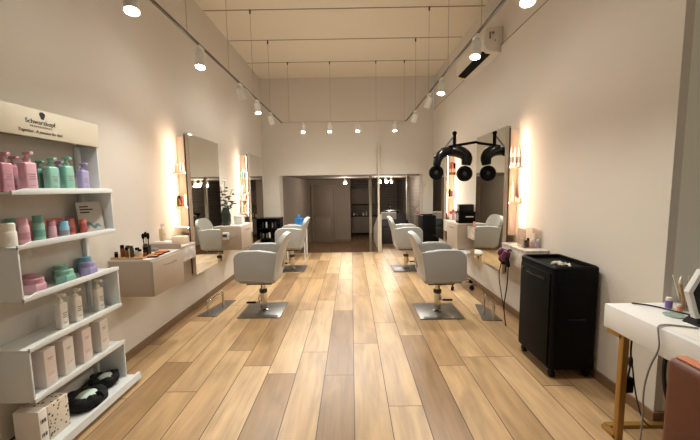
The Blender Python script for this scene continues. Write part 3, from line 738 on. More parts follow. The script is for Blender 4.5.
for k, (x, h, m) in enumerate(((1.70, 0.20, m_redd), (1.735, 0.21, m_brown), (1.77, 0.22, m_redd), (1.80, 0.20, m_black))):
    tag(MB().box(x-0.013, x+0.013, y-0.11, y-0.02, 1.6555, 1.6555+h, 0.003).box(x-0.009, x+0.009, y-0.1105, y-0.1098, 1.70, 1.76, mi=1).build('product_box', [m, m_beige], org=(x, y-0.06, 1.6555)),
        ['dark red box next to the mirror', 'brown box second from the mirror', 'dark red box third from the mirror', 'black box nearest the wall'][k] + ' on the upper far right column shelf', 'box', 'dark boxes on the farther right column')
for k, (x, h, m) in enumerate(((1.70, 0.15, m_redd), (1.735, 0.18, m_black), (1.77, 0.14, m_brown), (1.80, 0.19, m_lilac))):
    tube_bottle((x, y-0.06, 1.2755), 0.0155, h, m, ['red', 'black', 'brown', 'lilac'][k] + ' bottle on the lower shelf of the farther right column', G, cap=m_beige)
for k, (x, h, m) in enumerate(((1.66, 0.16, m_cream), (1.70, 0.19, m_pink), (1.745, 0.17, m_cream))):
    tube_bottle((x, 5.45, 0.8805), 0.022, h, m, ['cream bottle closest to the room', 'pink bottle between two cream ones', 'cream bottle closest to the wall'][k] + ' on the far right stone counter', G, cap=m_redd)

# --- vase, flowers and white box on the second left cabinet
t = thing('flower_vase', 'dark green vase with white flowers on the left wall cabinet', 'vase', (-1.86, 4.80, 0.93))
MB().lathe([(0, 0.001), (0.055, 0.001), (0.068, 0.03), (0.07, 0.16), (0.055, 0.22), (0.042, 0.25), (0.048, 0.265), (0.036, 0.255), (0.04, 0.2), (0, 0.19)], (-1.86, 4.80, 0.93), 24).build('vase_body', m_vase, t)
fl = [(-1.74, 4.80, 1.46), (-1.87, 4.84, 1.58), (-1.90, 4.74, 1.50), (-1.72, 4.86, 1.30)]
for k, p in enumerate(fl):
    stq = MB().tube([(-1.86, 4.80, 1.12), (-1.86+(p[0]+1.86)*0.4, 4.80+(p[1]-4.80)*0.4, 1.12+(p[2]-1.12)*0.6), p], 0.004, seg=6, smooth=2).build('flower_stem', m_stem, t)
    fb = MB()
    for j in range(6): fb.ball((p[0]+0.017*math.cos(j*PI/3), p[1]+0.017*math.sin(j*PI/3), p[2]+0.006*(j % 2)), (0.018, 0.018, 0.014), seg=8)
    if k < 3: fb.build('blossom', m_petal, stq)
    lf = MB()
    for j in range(7):
        u = 0.12+0.11*j; a = k+j*2.1
        c = (-1.86+(p[0]+1.86)*u, 4.80+(p[1]-4.80)*u, 1.14+(p[2]-1.14)*u)
        lf.ball((c[0]+0.03*math.cos(a), c[1]+0.03*math.sin(a), c[2]), (0.042, 0.018, 0.010) if j % 2 else (0.016, 0.040, 0.014), seg=8)
    lf.build('leaves', m_leaf, stq)
tag(MB().box(-1.78, -1.66, 4.90, 5.04, 0.9305, 1.04, 0.008).box(-1.785, -1.655, 4.895, 5.045, 1.04, 1.055, 0.004).build('pale_box', m_white, org=(-1.72, 4.97, 0.93)), 'white lidded box beside the flower vase', 'box')
t = thing('dryer_holder', 'small white holder with chrome rail on the side of the vase cabinet', 'holder', (-1.83, 4.66, 0.76))
MB().box(-1.86, -1.77, 4.60, 4.669, 0.74, 0.845, 0.006).build('holder_body', m_white, t)
MB().box(-1.85, -1.78, 4.597, 4.60, 0.78, 0.82, 0.001).build('dark_slot', m_dkgrey, t)
MB().tube([(-1.765, 4.668, 0.785), (-1.765, 4.62, 0.785), (-1.65, 4.62, 0.785), (-1.65, 4.668, 0.785)], 0.006).build('rail', m_chrome, t)

# --- acrylic box with bottles on right counter
t = thing('acrylic_organizer', 'clear acrylic organizer standing on the right stone counter', 'organizer', (1.74, 3.17, 0.85))
ab = MB().box(1.655, 1.807, 3.09, 3.24, 0.8505, 0.855); ab.box(1.655, 1.807, 3.236, 3.24, 0.855, 1.03); ab.box(1.655, 1.659, 3.09, 3.236, 0.855, 1.03); ab.box(1.803, 1.807, 3.09, 3.236, 0.855, 1.03)
ab.build('organizer_walls', m_glassy, t)
G = 'bottles inside the acrylic organizer'
for k, (x, y, h, m, lab) in enumerate(((1.675, 3.12, 0.07, m_dkgrey, 'small dark bottle at the room end of the organizer'), (1.705, 3.13, 0.09, m_brown, 'brown bottle second from the room end of the organizer'), (1.735, 3.12, 0.075, m_pink, 'pink bottle in the middle of the organizer'),
        (1.765, 3.14, 0.13, m_cream, 'tall cream bottle in the organizer'), (1.787, 3.11, 0.08, m_lilac, 'lilac bottle at the wall end of the organizer'), (1.70, 3.19, 0.10, m_beige, 'beige bottle at the back of the organizer'))):
    tube_bottle((x, y, 0.8555), 0.0125, h, m, lab, G, cap=m_black if k < 2 else m_cream)

# --- music system on right far cabinet
zt = 0.9155
t = thing('music_system', 'black box speaker with round grey drivers, lower of the two on the cabinet', 'speaker', (1.68, 4.78, zt))
MB().box(1.56, 1.81, 4.72, 4.88, zt, zt+0.165, 0.006).build('speaker_case', m_black, t)
MB().cyl((1.5605, 4.80, zt+0.085), (1.552, 4.80, zt+0.085), 0.06, 0.055).build('driver', m_grey, t)
MB().box(1.655, 1.765, 4.7182, 4.7195, zt+0.088, zt+0.104).build('front_mark', m_paper, t)
t = thing('music_player', 'black player stacked on the black box speaker', 'speaker', (1.68, 4.8, zt+0.166))
MB().box(1.57, 1.78, 4.74, 4.87, zt+0.166, zt+0.275, 0.006).build('player_case', m_black2, t)
MB().cyl((1.5705, 4.80, zt+0.22), (1.562, 4.80, zt+0.22), 0.045, 0.04).build('driver', m_grey, t)
# switch plate on the right cheek of the opening
tag(MB().box(1.61, 1.66, YF+0.010, YF+0.0195, 1.46, 1.56, 0.002).box(1.622, 1.648, YF+0.004, YF+0.010, 1.485, 1.535, 0.002).build('light_switch', m_beige, org=(1.635, YF, 1.5)), 'small ochre light switch beside the back opening', 'light switch')

# ------------------------------------------------------------------ styling chairs
def make_chair(label):
    t = thing('styling_chair', label, 'chair', (0, 0, 0), 'grey hydraulic styling chairs')
    MB().box(-0.245, 0.245, -0.245, 0.245, 0.0, 0.012, 0.004).build('base_plate', m_steel, t)
    c = MB().lathe([(0.058, 0.0125), (0.058, 0.022), (0.040, 0.032), (0.038, 0.24), (0.028, 0.25), (0.028, 0.36)], (0, 0, 0), 24)
    col = c.build('hydraulic_column', m_chrome, t)
    MB().lathe([(0.042, 0.225), (0.046, 0.23), (0.046, 0.262), (0.040, 0.268), (0.03, 0.268)], (0, 0, 0), 20).build('collar', m_dkgrey, col)
    lv = MB().tube([(-0.035, -0.02, 0.20), (-0.06, -0.03, 0.15), (-0.02, -0.05, 0.125), (-0.08, -0.05, 0.12)], 0.007, smooth=1).build('pump_lever', m_chrome, t)
    MB().tube([(-0.08, -0.05, 0.12), (-0.19, -0.05, 0.118)], 0.012, seg=10).build('lever_grip', m_black, lv)
    MB().box(-0.15, 0.14, -0.15, 0.15, 0.36, 0.385, 0.004).build('seat_bracket', m_dkgrey, t)
    MB().box(-0.225, 0.20, -0.215, 0.215, 0.386, 0.50, 0.03, seg=3).build('seat', m_leather, t)
    for s in (-1, 1):
        pr = []
        def arc(cx, cz, r, a0, a1, n=6):
            for k in range(n+1):
                a = math.radians(a0+(a1-a0)*k/n); pr.append((cx+r*math.cos(a), cz+r*math.sin(a)))
        arc(-0.195, 0.485, 0.045, 180, 270); arc(0.16, 0.465, 0.045, -90, -25)
        pr.append((0.245, 0.755)); pr.append((0.05, 0.783))
        arc(-0.13, 0.668, 0.112, 90, 165, 8)
        y0, y1 = sorted((s*0.222, s*0.292))
        arm = MB().prism(pr, 'Y', y0, y1, 0.018, seg=3).build('armrest', m_leather, t)
        ys = s*0.2925
        MB().tube([(p[0]*0.93-0.0, ys-s*0.004, 0.615+(p[1]-0.615)*0.93) for p in pr] + [(pr[0][0]*0.93, ys-s*0.004, 0.615+(pr[0][1]-0.615)*0.93)], 0.005, seg=6).build('piping', m_seam, arm)
    # curved back shell
    bm = bmesh.new(); nu, nv = 18, 14; grid = []
    for i in range(nu+1):
        u = -1+2*i/nu; row = []
        for j in range(nv+1):
            v = j/nv
            top = 0.935-0.10*abs(u)**4; bot = 0.395+0.02*abs(u)**3
            zz = bot+(top-bot)*v
            xx = 0.185+0.155*v**1.15-0.075*abs(u)**2.4*(1-0.25*v)
            row.append(bm.verts.new((xx, u*(0.288-0.03*v), zz)))
        grid.append(row)
    for i in range(nu):
        for j in range(nv): bm.faces.new((grid[i][j], grid[i+1][j], grid[i+1][j+1], grid[i][j+1]))
    bmesh.ops.recalc_face_normals(bm, faces=bm.faces)
    res = bmesh.ops.solidify(bm, geom=bm.faces[:], thickness=0.052)
    mb = MB(); mb._merge(bm, 0)
    mb.build('backrest', m_leather, t, ang=60)
    return t
ch = make_chair('light grey styling chair, large one with its side to the nearer left mirror')
ch.location = (-1.07, 3.80, 0)
dup(ch, (-1.09, 5.83, 0), 0, 'light grey styling chair behind another, near the blue basin on the left')
dup(ch, (0.985, 3.70, 0), PI, 'light grey styling chair, large one facing the right mirror beside the footrest and trolley')
dup(ch, (0.96, 5.74, 0), PI, 'light grey styling chair smaller, in the right row near the half wall')

def footrest(label, pl, bar):
    t = thing('footrest', label, 'footrest', (pl[0][0], pl[0][1], 0), 'chrome footrests on the floor')
    MB().prism(pl, 'Z', 0.0, 0.009, 0.002).build('floor_plate', m_steel, t)
    MB().tube(bar, 0.013, seg=12, smooth=3).build('foot_bar', m_chrome, t)
def ubar(p, q, h1, h2):
    p, q = Vector(p), Vector(q); a = p+Vector((0, 0, h1)); b = q+Vector((0, 0, h2)); e = (b-a).normalized()*0.03
    return [p, p+Vector((0, 0, h1*0.4)), a-Vector((0, 0, 0.02)), a, a+e, b-e, b, b-Vector((0, 0, 0.02)), q+Vector((0, 0, h2*0.4)), q]
footrest('chrome bar footrest on a steel plate by the left wall', [(-1.80, 3.64), (-1.57, 3.62), (-1.54, 4.16), (-1.68, 4.17)], ubar((-1.70, 3.70, 0.009), (-1.60, 3.90, 0.009), 0.155, 0.205))
footrest('chrome bar footrest on a steel plate beside the hanging hairdryer', [(1.40, 3.42), (1.61, 3.40), (1.60, 3.88), (1.50, 3.90)], ubar((1.525, 3.43, 0.009), (1.47, 3.56, 0.009), 0.16, 0.235))

# ------------------------------------------------------------------ rolling stool
t = thing('rolling_stool', 'white round rolling stool on casters under the far right cabinet', 'stool', (1.53, 4.66, 0))
MB().lathe([(0, 0.475), (0.15, 0.475), (0.175, 0.49), (0.18, 0.51), (0.165, 0.525), (0.0, 0.528)], (1.53, 4.66, 0), 32).build('seat', m_white, t)
MB().lathe([(0.03, 0.09), (0.032, 0.27), (0.02, 0.28), (0.02, 0.4745)], (1.53, 4.66, 0), 18).build('stem', m_chrome, t)
for k in range(5):
    a = 0.35+k*2*PI/5; px, py = 1.53+0.235*math.cos(a), 4.66+0.235*math.sin(a)
    lg = MB().tube([(1.53, 4.66, 0.12), (1.53+0.12*math.cos(a), 4.66+0.12*math.sin(a), 0.095), (px, py, 0.075)], [0.018, 0.012], seg=10, smooth=1).build('leg', m_chrome, t)
    MB().cyl((px-0.014*math.sin(a), py+0.014*math.cos(a), 0.03), (px+0.014*math.sin(a), py-0.014*math.cos(a), 0.03), 0.03, seg=16).cyl((px, py, 0.03), (px, py, 0.075), 0.009).build('caster', m_blackrub, lg)

# ------------------------------------------------------------------ hair processor on its wall arm
t = thing('hair_processor', 'black hair processor with curved lamp lobes on a jointed wall arm', 'hair processor', (XR, 4.42, 1.95))
YP = 4.36
w = MB().box(XR-0.03, XR, 4.34, 4.44, 1.92, 2.08, 0.006); w.build('wall_bracket', m_black, t)
a = MB().tube([(XR-0.03, 4.39, 2.03), (1.70, YP, 2.035), (1.38, YP-0.02, 1.985), (1.28, YP-0.02, 1.965)], 0.018, seg=10); a.box(1.68, 1.72, YP-0.02, YP+0.02, 1.97, 2.06, 0.004)
a.build('swing_arm', m_black, t)
a2 = MB().tube([(1.355, YP-0.02, 1.95), (1.355, YP-0.02, 2.13)], 0.022, seg=12); a2.ball((1.355, YP-0.02, 2.14), 0.03)
a2.build('swivel_post', m_black, t)
MB().tube([(1.355, YP-0.02, 2.12), (1.23, YP-0.03, 1.96), (1.17, YP-0.05, 1.90)], 0.011, seg=8).build('tension_rod', m_grey, t)
MB().tube([(1.06, YP-0.1, 1.83), (1.12, YP-0.1, 1.88), (1.22, YP-0.06, 1.92)], 0.014, seg=8, smooth=1).build('chrome_grip', m_chrome, t)
hub = MB().ball((1.30, YP-0.03, 1.90), (0.115, 0.07, 0.055), seg=20).build('hub', m_black2, t)
def lobe(pts, rr, end, r):
    l = MB().tube(pts, rr, seg=14, smooth=2).build('lobe_arm', m_black2, t)
    x, y, zz = end
    q = Matrix.Rotation(PI/2, 4, 'X')
    MB().lathe([(0.0, -0.030), (r*0.9, -0.030), (r, -0.018), (r, 0.018), (r*0.86, 0.032), (r*0.42, 0.028), (r*0.34, 0.012), (0.0, 0.012)], end, 28, rot=q).build('lamp_disc', m_black, l)
    MB().lathe([(0, 0.0125), (r*0.30, 0.0125), (r*0.2, 0.022), (0, 0.024)], end, 16, rot=q).build('disc_center', m_dkgrey, l)
lobe([(1.27, YP-0.04, 1.91), (1.18, YP-0.07, 1.885), (1.12, YP-0.10, 1.81), (1.105, YP-0.10, 1.72)], [0.058, 0.066, 0.054, 0.046], (1.10, YP-0.10, 1.635), 0.092)
lobe([(1.32, YP-0.04, 1.91), (1.42, YP-0.07, 1.90), (1.50, YP-0.10, 1.83), (1.485, YP-0.10, 1.72)], [0.062, 0.076, 0.07, 0.052], (1.465, YP-0.10, 1.615), 0.100)

# ------------------------------------------------------------------ hanging hairdryer
t = thing('hairdryer', 'magenta and black hairdryer hanging from the right stone counter', 'hairdryer', (1.56, 3.27, 0.7))
MB().tube([(1.555, 3.22, 0.80), (1.55, 3.25, 0.745), (1.55, 3.27, 0.70)], [0.030, 0.042, 0.036], seg=14, smooth=1).build('dryer_barrel', m_magenta, t)
MB().tube([(1.55, 3.27, 0.70), (1.548, 3.285, 0.66)], [0.034, 0.024], seg=14).build('nozzle', m_black, t)
MB().tube([(1.55, 3.245, 0.75), (1.545, 3.20, 0.71), (1.545, 3.18, 0.65)], [0.02, 0.018], seg=10, smooth=1).build('dryer_handle', m_black, t)
MB().tube([(1.593, 3.22, 0.80), (1.575, 3.22, 0.82), (1.55, 3.21, 0.80)], 0.007, smooth=1).build('hook', m_black, t)
MB().ball((1.553, 3.36, 0.76), (0.035, 0.03, 0.05), seg=14).ball((1.55, 3.34, 0.70), (0.03, 0.03, 0.04), seg=12).tube([(1.593, 3.36, 0.79), (1.56, 3.36, 0.80)], 0.006).build('diffuser', m_magenta, t)
MB().tube([(1.545, 3.18, 0.65), (1.55, 3.20, 0.45), (1.56, 3.26, 0.30), (1.57, 3.30, 0.20), (1.575, 3.28, 0.08), (1.58, 3.26, 0.006)], 0.006, smooth=3).tube([(1.55, 3.34, 0.66), (1.55, 3.40, 0.5), (1.56, 3.33, 0.30), (1.575, 3.29, 0.12)], 0.005, smooth=2).build('cord', m_cord, t)

# ------------------------------------------------------------------ black trolley
def make_trolley(label, org):
    x, y, z = org
    t = thing('salon_trolley', label, 'trolley', org, 'black salon trolleys')
    ox, oy = x, y
    x0, x1, y0, y1 = x-0.17, x+0.17, y-0.24, y+0.24
    pr = []
    def rr(xa, xb, ya, yb, r, n=5):
        out = []
        for cx, cy, a0 in ((xb-r, yb-r, 0), (xa+r, yb-r, 90), (xa+r, ya+r, 180), (xb-r, ya+r, 270)):
            for k in range(n+1):
                a = math.radians(a0+90*k/n); out.append((cx+r*math.cos(a), cy+r*math.sin(a)))
        return out
    MB().prism(rr(x0, x1, y0, y1, 0.035), 'Z', 0.075, 0.82, 0.001).build('trolley_body', m_black, t)
    fr = MB().box(x0-0.010, x0-0.0005, y0+0.035, y1-0.035, 0.09, 0.80, 0.004).build('front_panel', m_black, t)
    MB().box(x0-0.014, x0-0.0105, y0+0.09, y1-0.13, 0.735, 0.765, 0.003).build('handle_recess', m_black2, fr)
    MB().cyl((x0-0.0105, y1-0.07, 0.765), (x0-0.014, y1-0.07, 0.765), 0.009).build('lock', m_chrome, fr)
    sd = MB().box(x0+0.035, x1-0.035, y0-0.006, y0-0.0005, 0.455, 0.75, 0.003).build('side_panel', m_black, t)
    MB().box(x0+0.10, x1-0.10, y0-0.010, y0-0.0065, 0.458, 0.474, 0.001).build('finger_grip', m_black2, sd)
    MB().box(x0+0.035, x1-0.035, y0-0.006, y0-0.0005, 0.125, 0.447, 0.003).build('side_panel', m_black, t)
    # rim with sunk top
    ro = rr(x0, x1, y0, y1, 0.035); ri = rr(x0+0.025, x1-0.025, y0+0.025, y1-0.025, 0.02)
    bm = bmesh.new(); lv = []
    for pts, zz in ((ro, 0.8205), (ro, 0.845), (rr(x0+0.012, x1-0.012, y0+0.012, y1-0.012, 0.03), 0.858), (ri, 0.856), (ri, 0.828)): lv.append([bm.verts.new((p[0], p[1], zz)) for p in pts])
    n = len(ro)
    for a, b in zip(lv, lv[1:]):
        for k in range(n): bm.faces.new((a[k], a[(k+1) % n], b[(k+1) % n], b[k]))
    bm.faces.new(lv[-1]); bmesh.ops.recalc_face_normals(bm, faces=bm.faces)
    mb = MB(); mb._merge(bm, 0); mb.build('top_tray', m_black, t)
    for a in (x0+0.04, x1-0.04):
        for b in (y0+0.045, y1-0.045):
            MB().cyl((a-0.014, b, 0.027), (a-0.004, b, 0.027), 0.027, seg=18).cyl((a+0.004, b, 0.027), (a+0.014, b, 0.027), 0.027, seg=18).box(a-0.012, a+0.012, b-0.016, b+0.012, 0.035, 0.0745, 0.003).build('caster', m_blackrub, t)
    return t
tr = make_trolley('tall closed black trolley on casters by the right wall near the white desk', (1.632, 2.56, 0))
dup(tr, (1.645, 6.98, 0), PI, 'black trolley at the far end of the right wall beside the back opening')
G = 'white hair clips on the trolley top'
t0 = None
for k, (x, y, a) in enumerate(((1.60, 2.60, 0.6), (1.625, 2.57, 0.9), (1.65, 2.55, 0.4), (1.67, 2.52, 1.1), (1.64, 2.61, 0.2))):
    o = MB().box(-0.035, 0.035, -0.008, 0.008, 0, 0.012, 0.003).box(-0.03, 0.02, -0.005, 0.005, 0.012, 0.02, 0.003).xf(Matrix.Translation((x, y-0.05, 0.8285)) @ Matrix.Rotation(a, 4, 'Z')).build('hair_clip', m_cream, org=(x, y-0.05, 0.828))
    tag(o, 'white plastic hair clip lying in the tray of the black trolley', 'hair clip', G)

# far left black cart with bottles showing
t = thing('utility_cart', 'glossy black open cart with small things on it, by the far left wall', 'cart', (-1.75, 6.95, 0))
cx0, cx1, cy0, cy1 = -1.92, -1.50, 6.80, 7.12
for zz in (0.12, 0.40, 0.62, 0.83): MB().box(cx0, cx1, cy0, cy1, zz, zz+0.02, 0.004).build('shelf', m_black2, t)
MB().box(cx0, cx1, cy1-0.012, cy1, 0.141, 0.829, 0.002).box(cx0, cx0+0.012, cy0, cy1-0.012, 0.141, 0.829, 0.002).box(cx1-0.012, cx1, cy0, cy1-0.012, 0.141, 0.829, 0.002).build('cart_body', m_black2, t)
for a in (cx0+0.03, cx1-0.03):
    for b in (cy0+0.03, cy1-0.03): MB().cyl((a-0.01, b, 0.03), (a+0.01, b, 0.03), 0.03, seg=14).cyl((a, b, 0.03), (a, b, 0.12), 0.012).build('caster', m_blackrub, t)
G = 'small bottles in the far left cart'
cm = [m_black, m_grey, m_cream, m_black, m_grey, m_dkgrey]
for r_, zz in enumerate((0.421, 0.641)):
    for k in range(6):
        tube_bottle((-1.88+0.065*k, 6.87+0.02*(k % 2), zz), 0.016+0.003*(k % 3), 0.08+0.02*((k+r_) % 3), cm[(k+r_) % 6], 'small bottle on the %s open shelf of the far left cart, %s from the wall' % (['lower', 'upper'][r_], (ords+['sixth'])[k]), G)

# white side table and blue basin near the back opening
t = thing('side_table', 'white side table behind the far left chair under the blue basin', 'table', (-1.12, 6.75, 0))
MB().box(-1.36, -0.94, 6.55, 6.95, 0.68, 0.705, 0.005).build('tabletop', m_white, t)
for a in (-1.34, -0.985):
    for b in (6.57, 6.90): MB().box(a, a+0.03, b, b+0.03, 0, 0.6795, 0.003).build('leg', m_white, t)
t = thing('blue_basin', 'bright blue plastic basin on the white side table', 'basin', (-1.07, 6.7, 0.705))
MB().lathe([(0, 0.001), (0.085, 0.001), (0.115, 0.13), (0.122, 0.135), (0.112, 0.13), (0.08, 0.012), (0, 0.012)], (-1.075, 6.70, 0.705), 24).build('basin_body', m_bluec, t)
tube_bottle((-1.09, 6.70, 0.7175), 0.03, 0.21, m_bluec, 'blue bottle standing in the blue basin', None)

# ------------------------------------------------------------------ back room
t = thing('kitchen_base_unit', 'white base cabinet of the back kitchenette with dark worktop', 'cabinet', (0.5, 13.7, ZL))
MB().box(-0.03, 1.3, 13.5, 13.99, ZL+0.08, 0.26, 0.003).build('cabinet_body', m_back, t)
MB().box(-0.03, 1.3, 13.47, 13.99, 0.261, 0.30, 0.003).build('worktop', m_dkgrey, t)
for k in range(3): MB().box(-0.02+0.44*k, 0.41+0.44*k, 13.48, 13.4995, ZL+0.1, 0.24, 0.003).build('cabinet_door', m_door, t)
t = thing('kitchen_wall_unit', 'pale wall cabinet of the back kitchenette above the worktop', 'cabinet', (0.5, 13.8, 0.8))
MB().box(-0.03, 1.0, 13.66, 13.99, 0.78, 1.42, 0.003).build('cabinet_body', m_back, t)
for k in range(2): MB().box(-0.02+0.51*k, 0.48+0.51*k, 13.64, 13.6595, 0.79, 1.41, 0.003).build('cabinet_door', m_door, t)
G = 'kitchen things on the worktop'
for k in range(5):
    tube_bottle((0.10+0.13*k, 13.62, 0.3005), 0.035+0.01*(k % 2), 0.12+0.05*(k % 3), [m_cream, m_steel, m_glassy, m_white, m_beige][k], ['cream jar nearest the corner', 'steel canister second along', 'clear jar in the middle', 'white canister fourth along', 'beige jar last along'][k] + ' on the kitchenette worktop', G, name='canister')
# wash units on the right
t = thing('wash_unit', 'dark hair wash chair with pale towel seen behind the half wall', 'wash chair', (1.1, 8.5, 0))
MB().box(0.78, 1.48, 8.35, 8.95, 0.0, 0.42, 0.03, seg=3).build('seat_base', m_dkgrey, t)
MB().prism([(8.72, 0.42), (8.95, 0.42), (9.0, 0.74), (8.82, 0.76)], 'X', 0.78, 1.48, 0.03, seg=3).build('backrest', m_dkgrey, t)
for a in (0.70, 1.481): MB().box(a, a+0.08, 8.32, 8.93, 0.0, 0.56, 0.02, seg=3).build('armrest', m_dkgrey, t)
tag(MB().prism([(8.75, 0.772), (8.86, 0.79), (9.02, 0.755), (9.03, 0.55), (9.015, 0.55), (9.005, 0.74), (8.86, 0.775), (8.81, 0.765), (8.74, 0.60), (8.725, 0.60)], 'X', 0.80, 1.20, 0.003).build('towel', m_towel, org=(1.0, 8.9, 0.76)), 'pale towel draped over the dark wash chair', 'towel')
t = thing('wash_basin', 'dark wash basin stand behind the wash chair', 'basin', (1.1, 9.2, 0))
MB().lathe([(0.0, 0.001), (0.14, 0.001), (0.10, 0.1), (0.09, 0.5), (0.20, 0.68), (0.26, 0.78), (0.27, 0.80), (0.24, 0.79), (0.15, 0.70), (0, 0.68)], (1.12, 9.32, 0), 28).build('basin_pedestal', m_black2, t)
MB().tube([(1.12, 9.55, 0.72), (1.12, 9.52, 0.92), (1.12, 9.42, 0.92), (1.12, 9.40, 0.86)], 0.012, smooth=2).build('tap', m_chrome, t)
t = thing('product_rack', 'low cream rack holding pink bottles beside the dark wash chair', 'rack', (1.72, 8.3, 0))
MB().box(1.63, 1.94, 8.20, 8.50, 0.0, 0.74, 0.006).build('rack_body', m_door, t)
MB().box(1.62, 1.945, 8.19, 8.51, 0.741, 0.76, 0.003).build('rack_top', m_wood, t)
G = 'pink bottles on the low cream rack'
for k in range(6):
    tube_bottle((1.65+0.05*k, 8.25+0.05*(k % 2), 0.7605), 0.02, 0.16+0.03*(k % 3), [m_pink, m_cream, m_pinkd, m_beige, m_pink, m_cream][k], ['pink bottle closest to the opening', 'cream bottle second along', 'dark pink bottle third along', 'beige bottle fourth along', 'pink bottle fifth along', 'cream bottle at the wall end'][k] + ' on the low rack behind', G, cap=m_cream)
# ceiling spots of the back room
def ceil_spot(x, y, label, dirv, power):
    t = thing('ceiling_spotlight', label, 'spotlight', (x, y, ZH), 'ceiling spotlights in the back room')
    d = Vector(dirv).normalized(); c = Vector((x, y, ZH-0.09)); q = Vector((0, 0, 1)).rotation_difference(d).to_matrix().to_4x4()
    MB().cyl((x, y, ZH+0.02), (x, y, ZH), 0.045, seg=18).cyl((x, y, ZH), (x, y, ZH-0.07), 0.01, seg=10).build('ceiling_mount', m_lamp, t)
    MB().lathe([(0, -0.05), (0.045, -0.05), (0.055, 0.06), (0.048, 0.06), (0.045, 0.05)], c, 20, rot=q).build('lamp_body', m_lamp, t)
    MB().lathe([(0, 0.052), (0.045, 0.052), (0.045, 0.058), (0, 0.06)], c, 18, rot=q).build('lens', m_lens, t)
    li = bpy.data.lights.new('lens_glow', 'POINT'); li.energy = power; li.color = (1, 0.93, 0.85); li.shadow_soft_size = 0.04
    lo = bpy.data.objects.new('lens_glow', li); C.objects.link(lo); lo.parent = t; lo.location = c + d*0.10 - Vector((x, y, ZH))
ceil_spot(-0.19, 10.2, 'glowing ceiling spotlight in front of the back room door', (0, -0.6, -0.8), 30)
ceil_spot(0.86, 9.9, 'glowing ceiling spotlight just right of the slim post', (-0.1, -0.6, -0.8), 16)
ceil_spot(1.05, 9.9, 'ceiling spotlight in the middle of the back room trio', (0.3, -0.6, -0.7), 16)
ceil_spot(1.22, 9.9, 'ceiling spotlight rightmost of the back room trio', (0.3, 0.5, -0.8), 20)

# ------------------------------------------------------------------ white desk on the right
XD = 1.477
t = thing('white_desk', 'white thick topped desk with brass leg frames by the right wall', 'desk', (1.80, 1.2, 0))
MB().box(XD, 2.15, 0.45, 1.862, 0.622, 0.757, 0.003).build('desktop', m_white, t)
def legframe(ya, yb):
    l = MB(); h = 0.016
    l.box(XD+0.002, XD+0.036, ya-h, ya+h, 0.0, 0.62, 0.002)           # upright
    l.box(XD+0.002, XD+0.036, min(ya+h, yb), max(ya-h, yb), 0.595, 0.6205, 0.001) if False else None
    l.box(XD+0.002, XD+0.036, *(sorted((ya, yb))), 0.598, 0.6205, 0.001)
    l.box(XD+0.002, XD+0.036, *(sorted((ya, yb))), 0.0, 0.022, 0.001)
    l.box(XD+0.03, 2.12, yb-0.016, yb+0.016, 0.0, 0.022, 0.001)
    l.box(2.09, 2.124, yb-0.016, yb+0.016, 0.0, 0.62, 0.002)
    l.build('leg', m_brass, t)
legframe(1.735, 1.835); legframe(0.52, 0.47)
# things on the desk
zd = 0.7572
t = thing('pen_cup', 'clear cup of brushes and pens on the white desk', 'cup', (1.825, 1.745, zd))
MB().lathe([(0, 0), (0.030, 0), (0.034, 0.09), (0.031, 0.09), (0.028, 0.006), (0, 0.006)], (1.825, 1.745, zd), 24).build('cup', m_glassy, t)
pm = [m_wood, m_black, m_cream, m_wood, m_chrome, m_beige]
for k in range(6):
    a = 0.6+k*1.05
    tip = (1.825-0.035+0.03*math.cos(a), 1.745+0.04*math.sin(a), zd+0.15+0.02*(k % 3))
    pn = MB().tube([(1.825+0.012*math.cos(a), 1.745+0.012*math.sin(a), zd+0.008), tip], 0.0045, seg=8).build('pen', pm[k], t)
    if k in (0, 3): MB().lathe([(0.004, 0), (0.009, 0.012), (0.004, 0.03), (0, 0.032)], tip, 10).build('bristles', m_cream, pn)
tube_bottle((1.765, 1.775, zd), 0.016, 0.06, mat('violet_plastic', (122, 100, 170), 0.4), 'small violet bottle beside the pen cup', None, cap=m_cream)
tube_bottle((1.775, 1.725, zd), 0.012, 0.04, m_foil, 'tiny orange bottle in front of the pen cup', None, cap=m_cream)
t = thing('screen_stand', 'white angular framed screen on a black foot at the desk, cut by the picture edge', 'screen', (1.76, 1.55, zd))
ho = [(1.617, 0.927), (1.662, 0.795), (1.86, 0.795), (1.905, 0.927), (1.85, 1.035), (1.672, 1.035)]
hc = (1.761, 0.915)
hi = [(hc[0]+(a-hc[0])*0.84, hc[1]+(b-hc[1])*0.84) for a, b in ho]
fm = MB()
for k in range(6):
    k2 = (k+1) % 6
    fm.prism([ho[k], ho[k2], hi[k2], hi[k]], 'Y', 1.535, 1.56, 0.002)
fm.build('screen_frame', m_white, t)
MB().prism(hi, 'Y', 1.545, 1.555).build('screen', m_black2, t)
MB().prism([(1.66, zd+0.0005), (1.86, zd+0.0005), (1.82, 0.7945), (1.70, 0.7945)], 'Y', 1.50, 1.60, 0.004).build('foot', m_black, t)

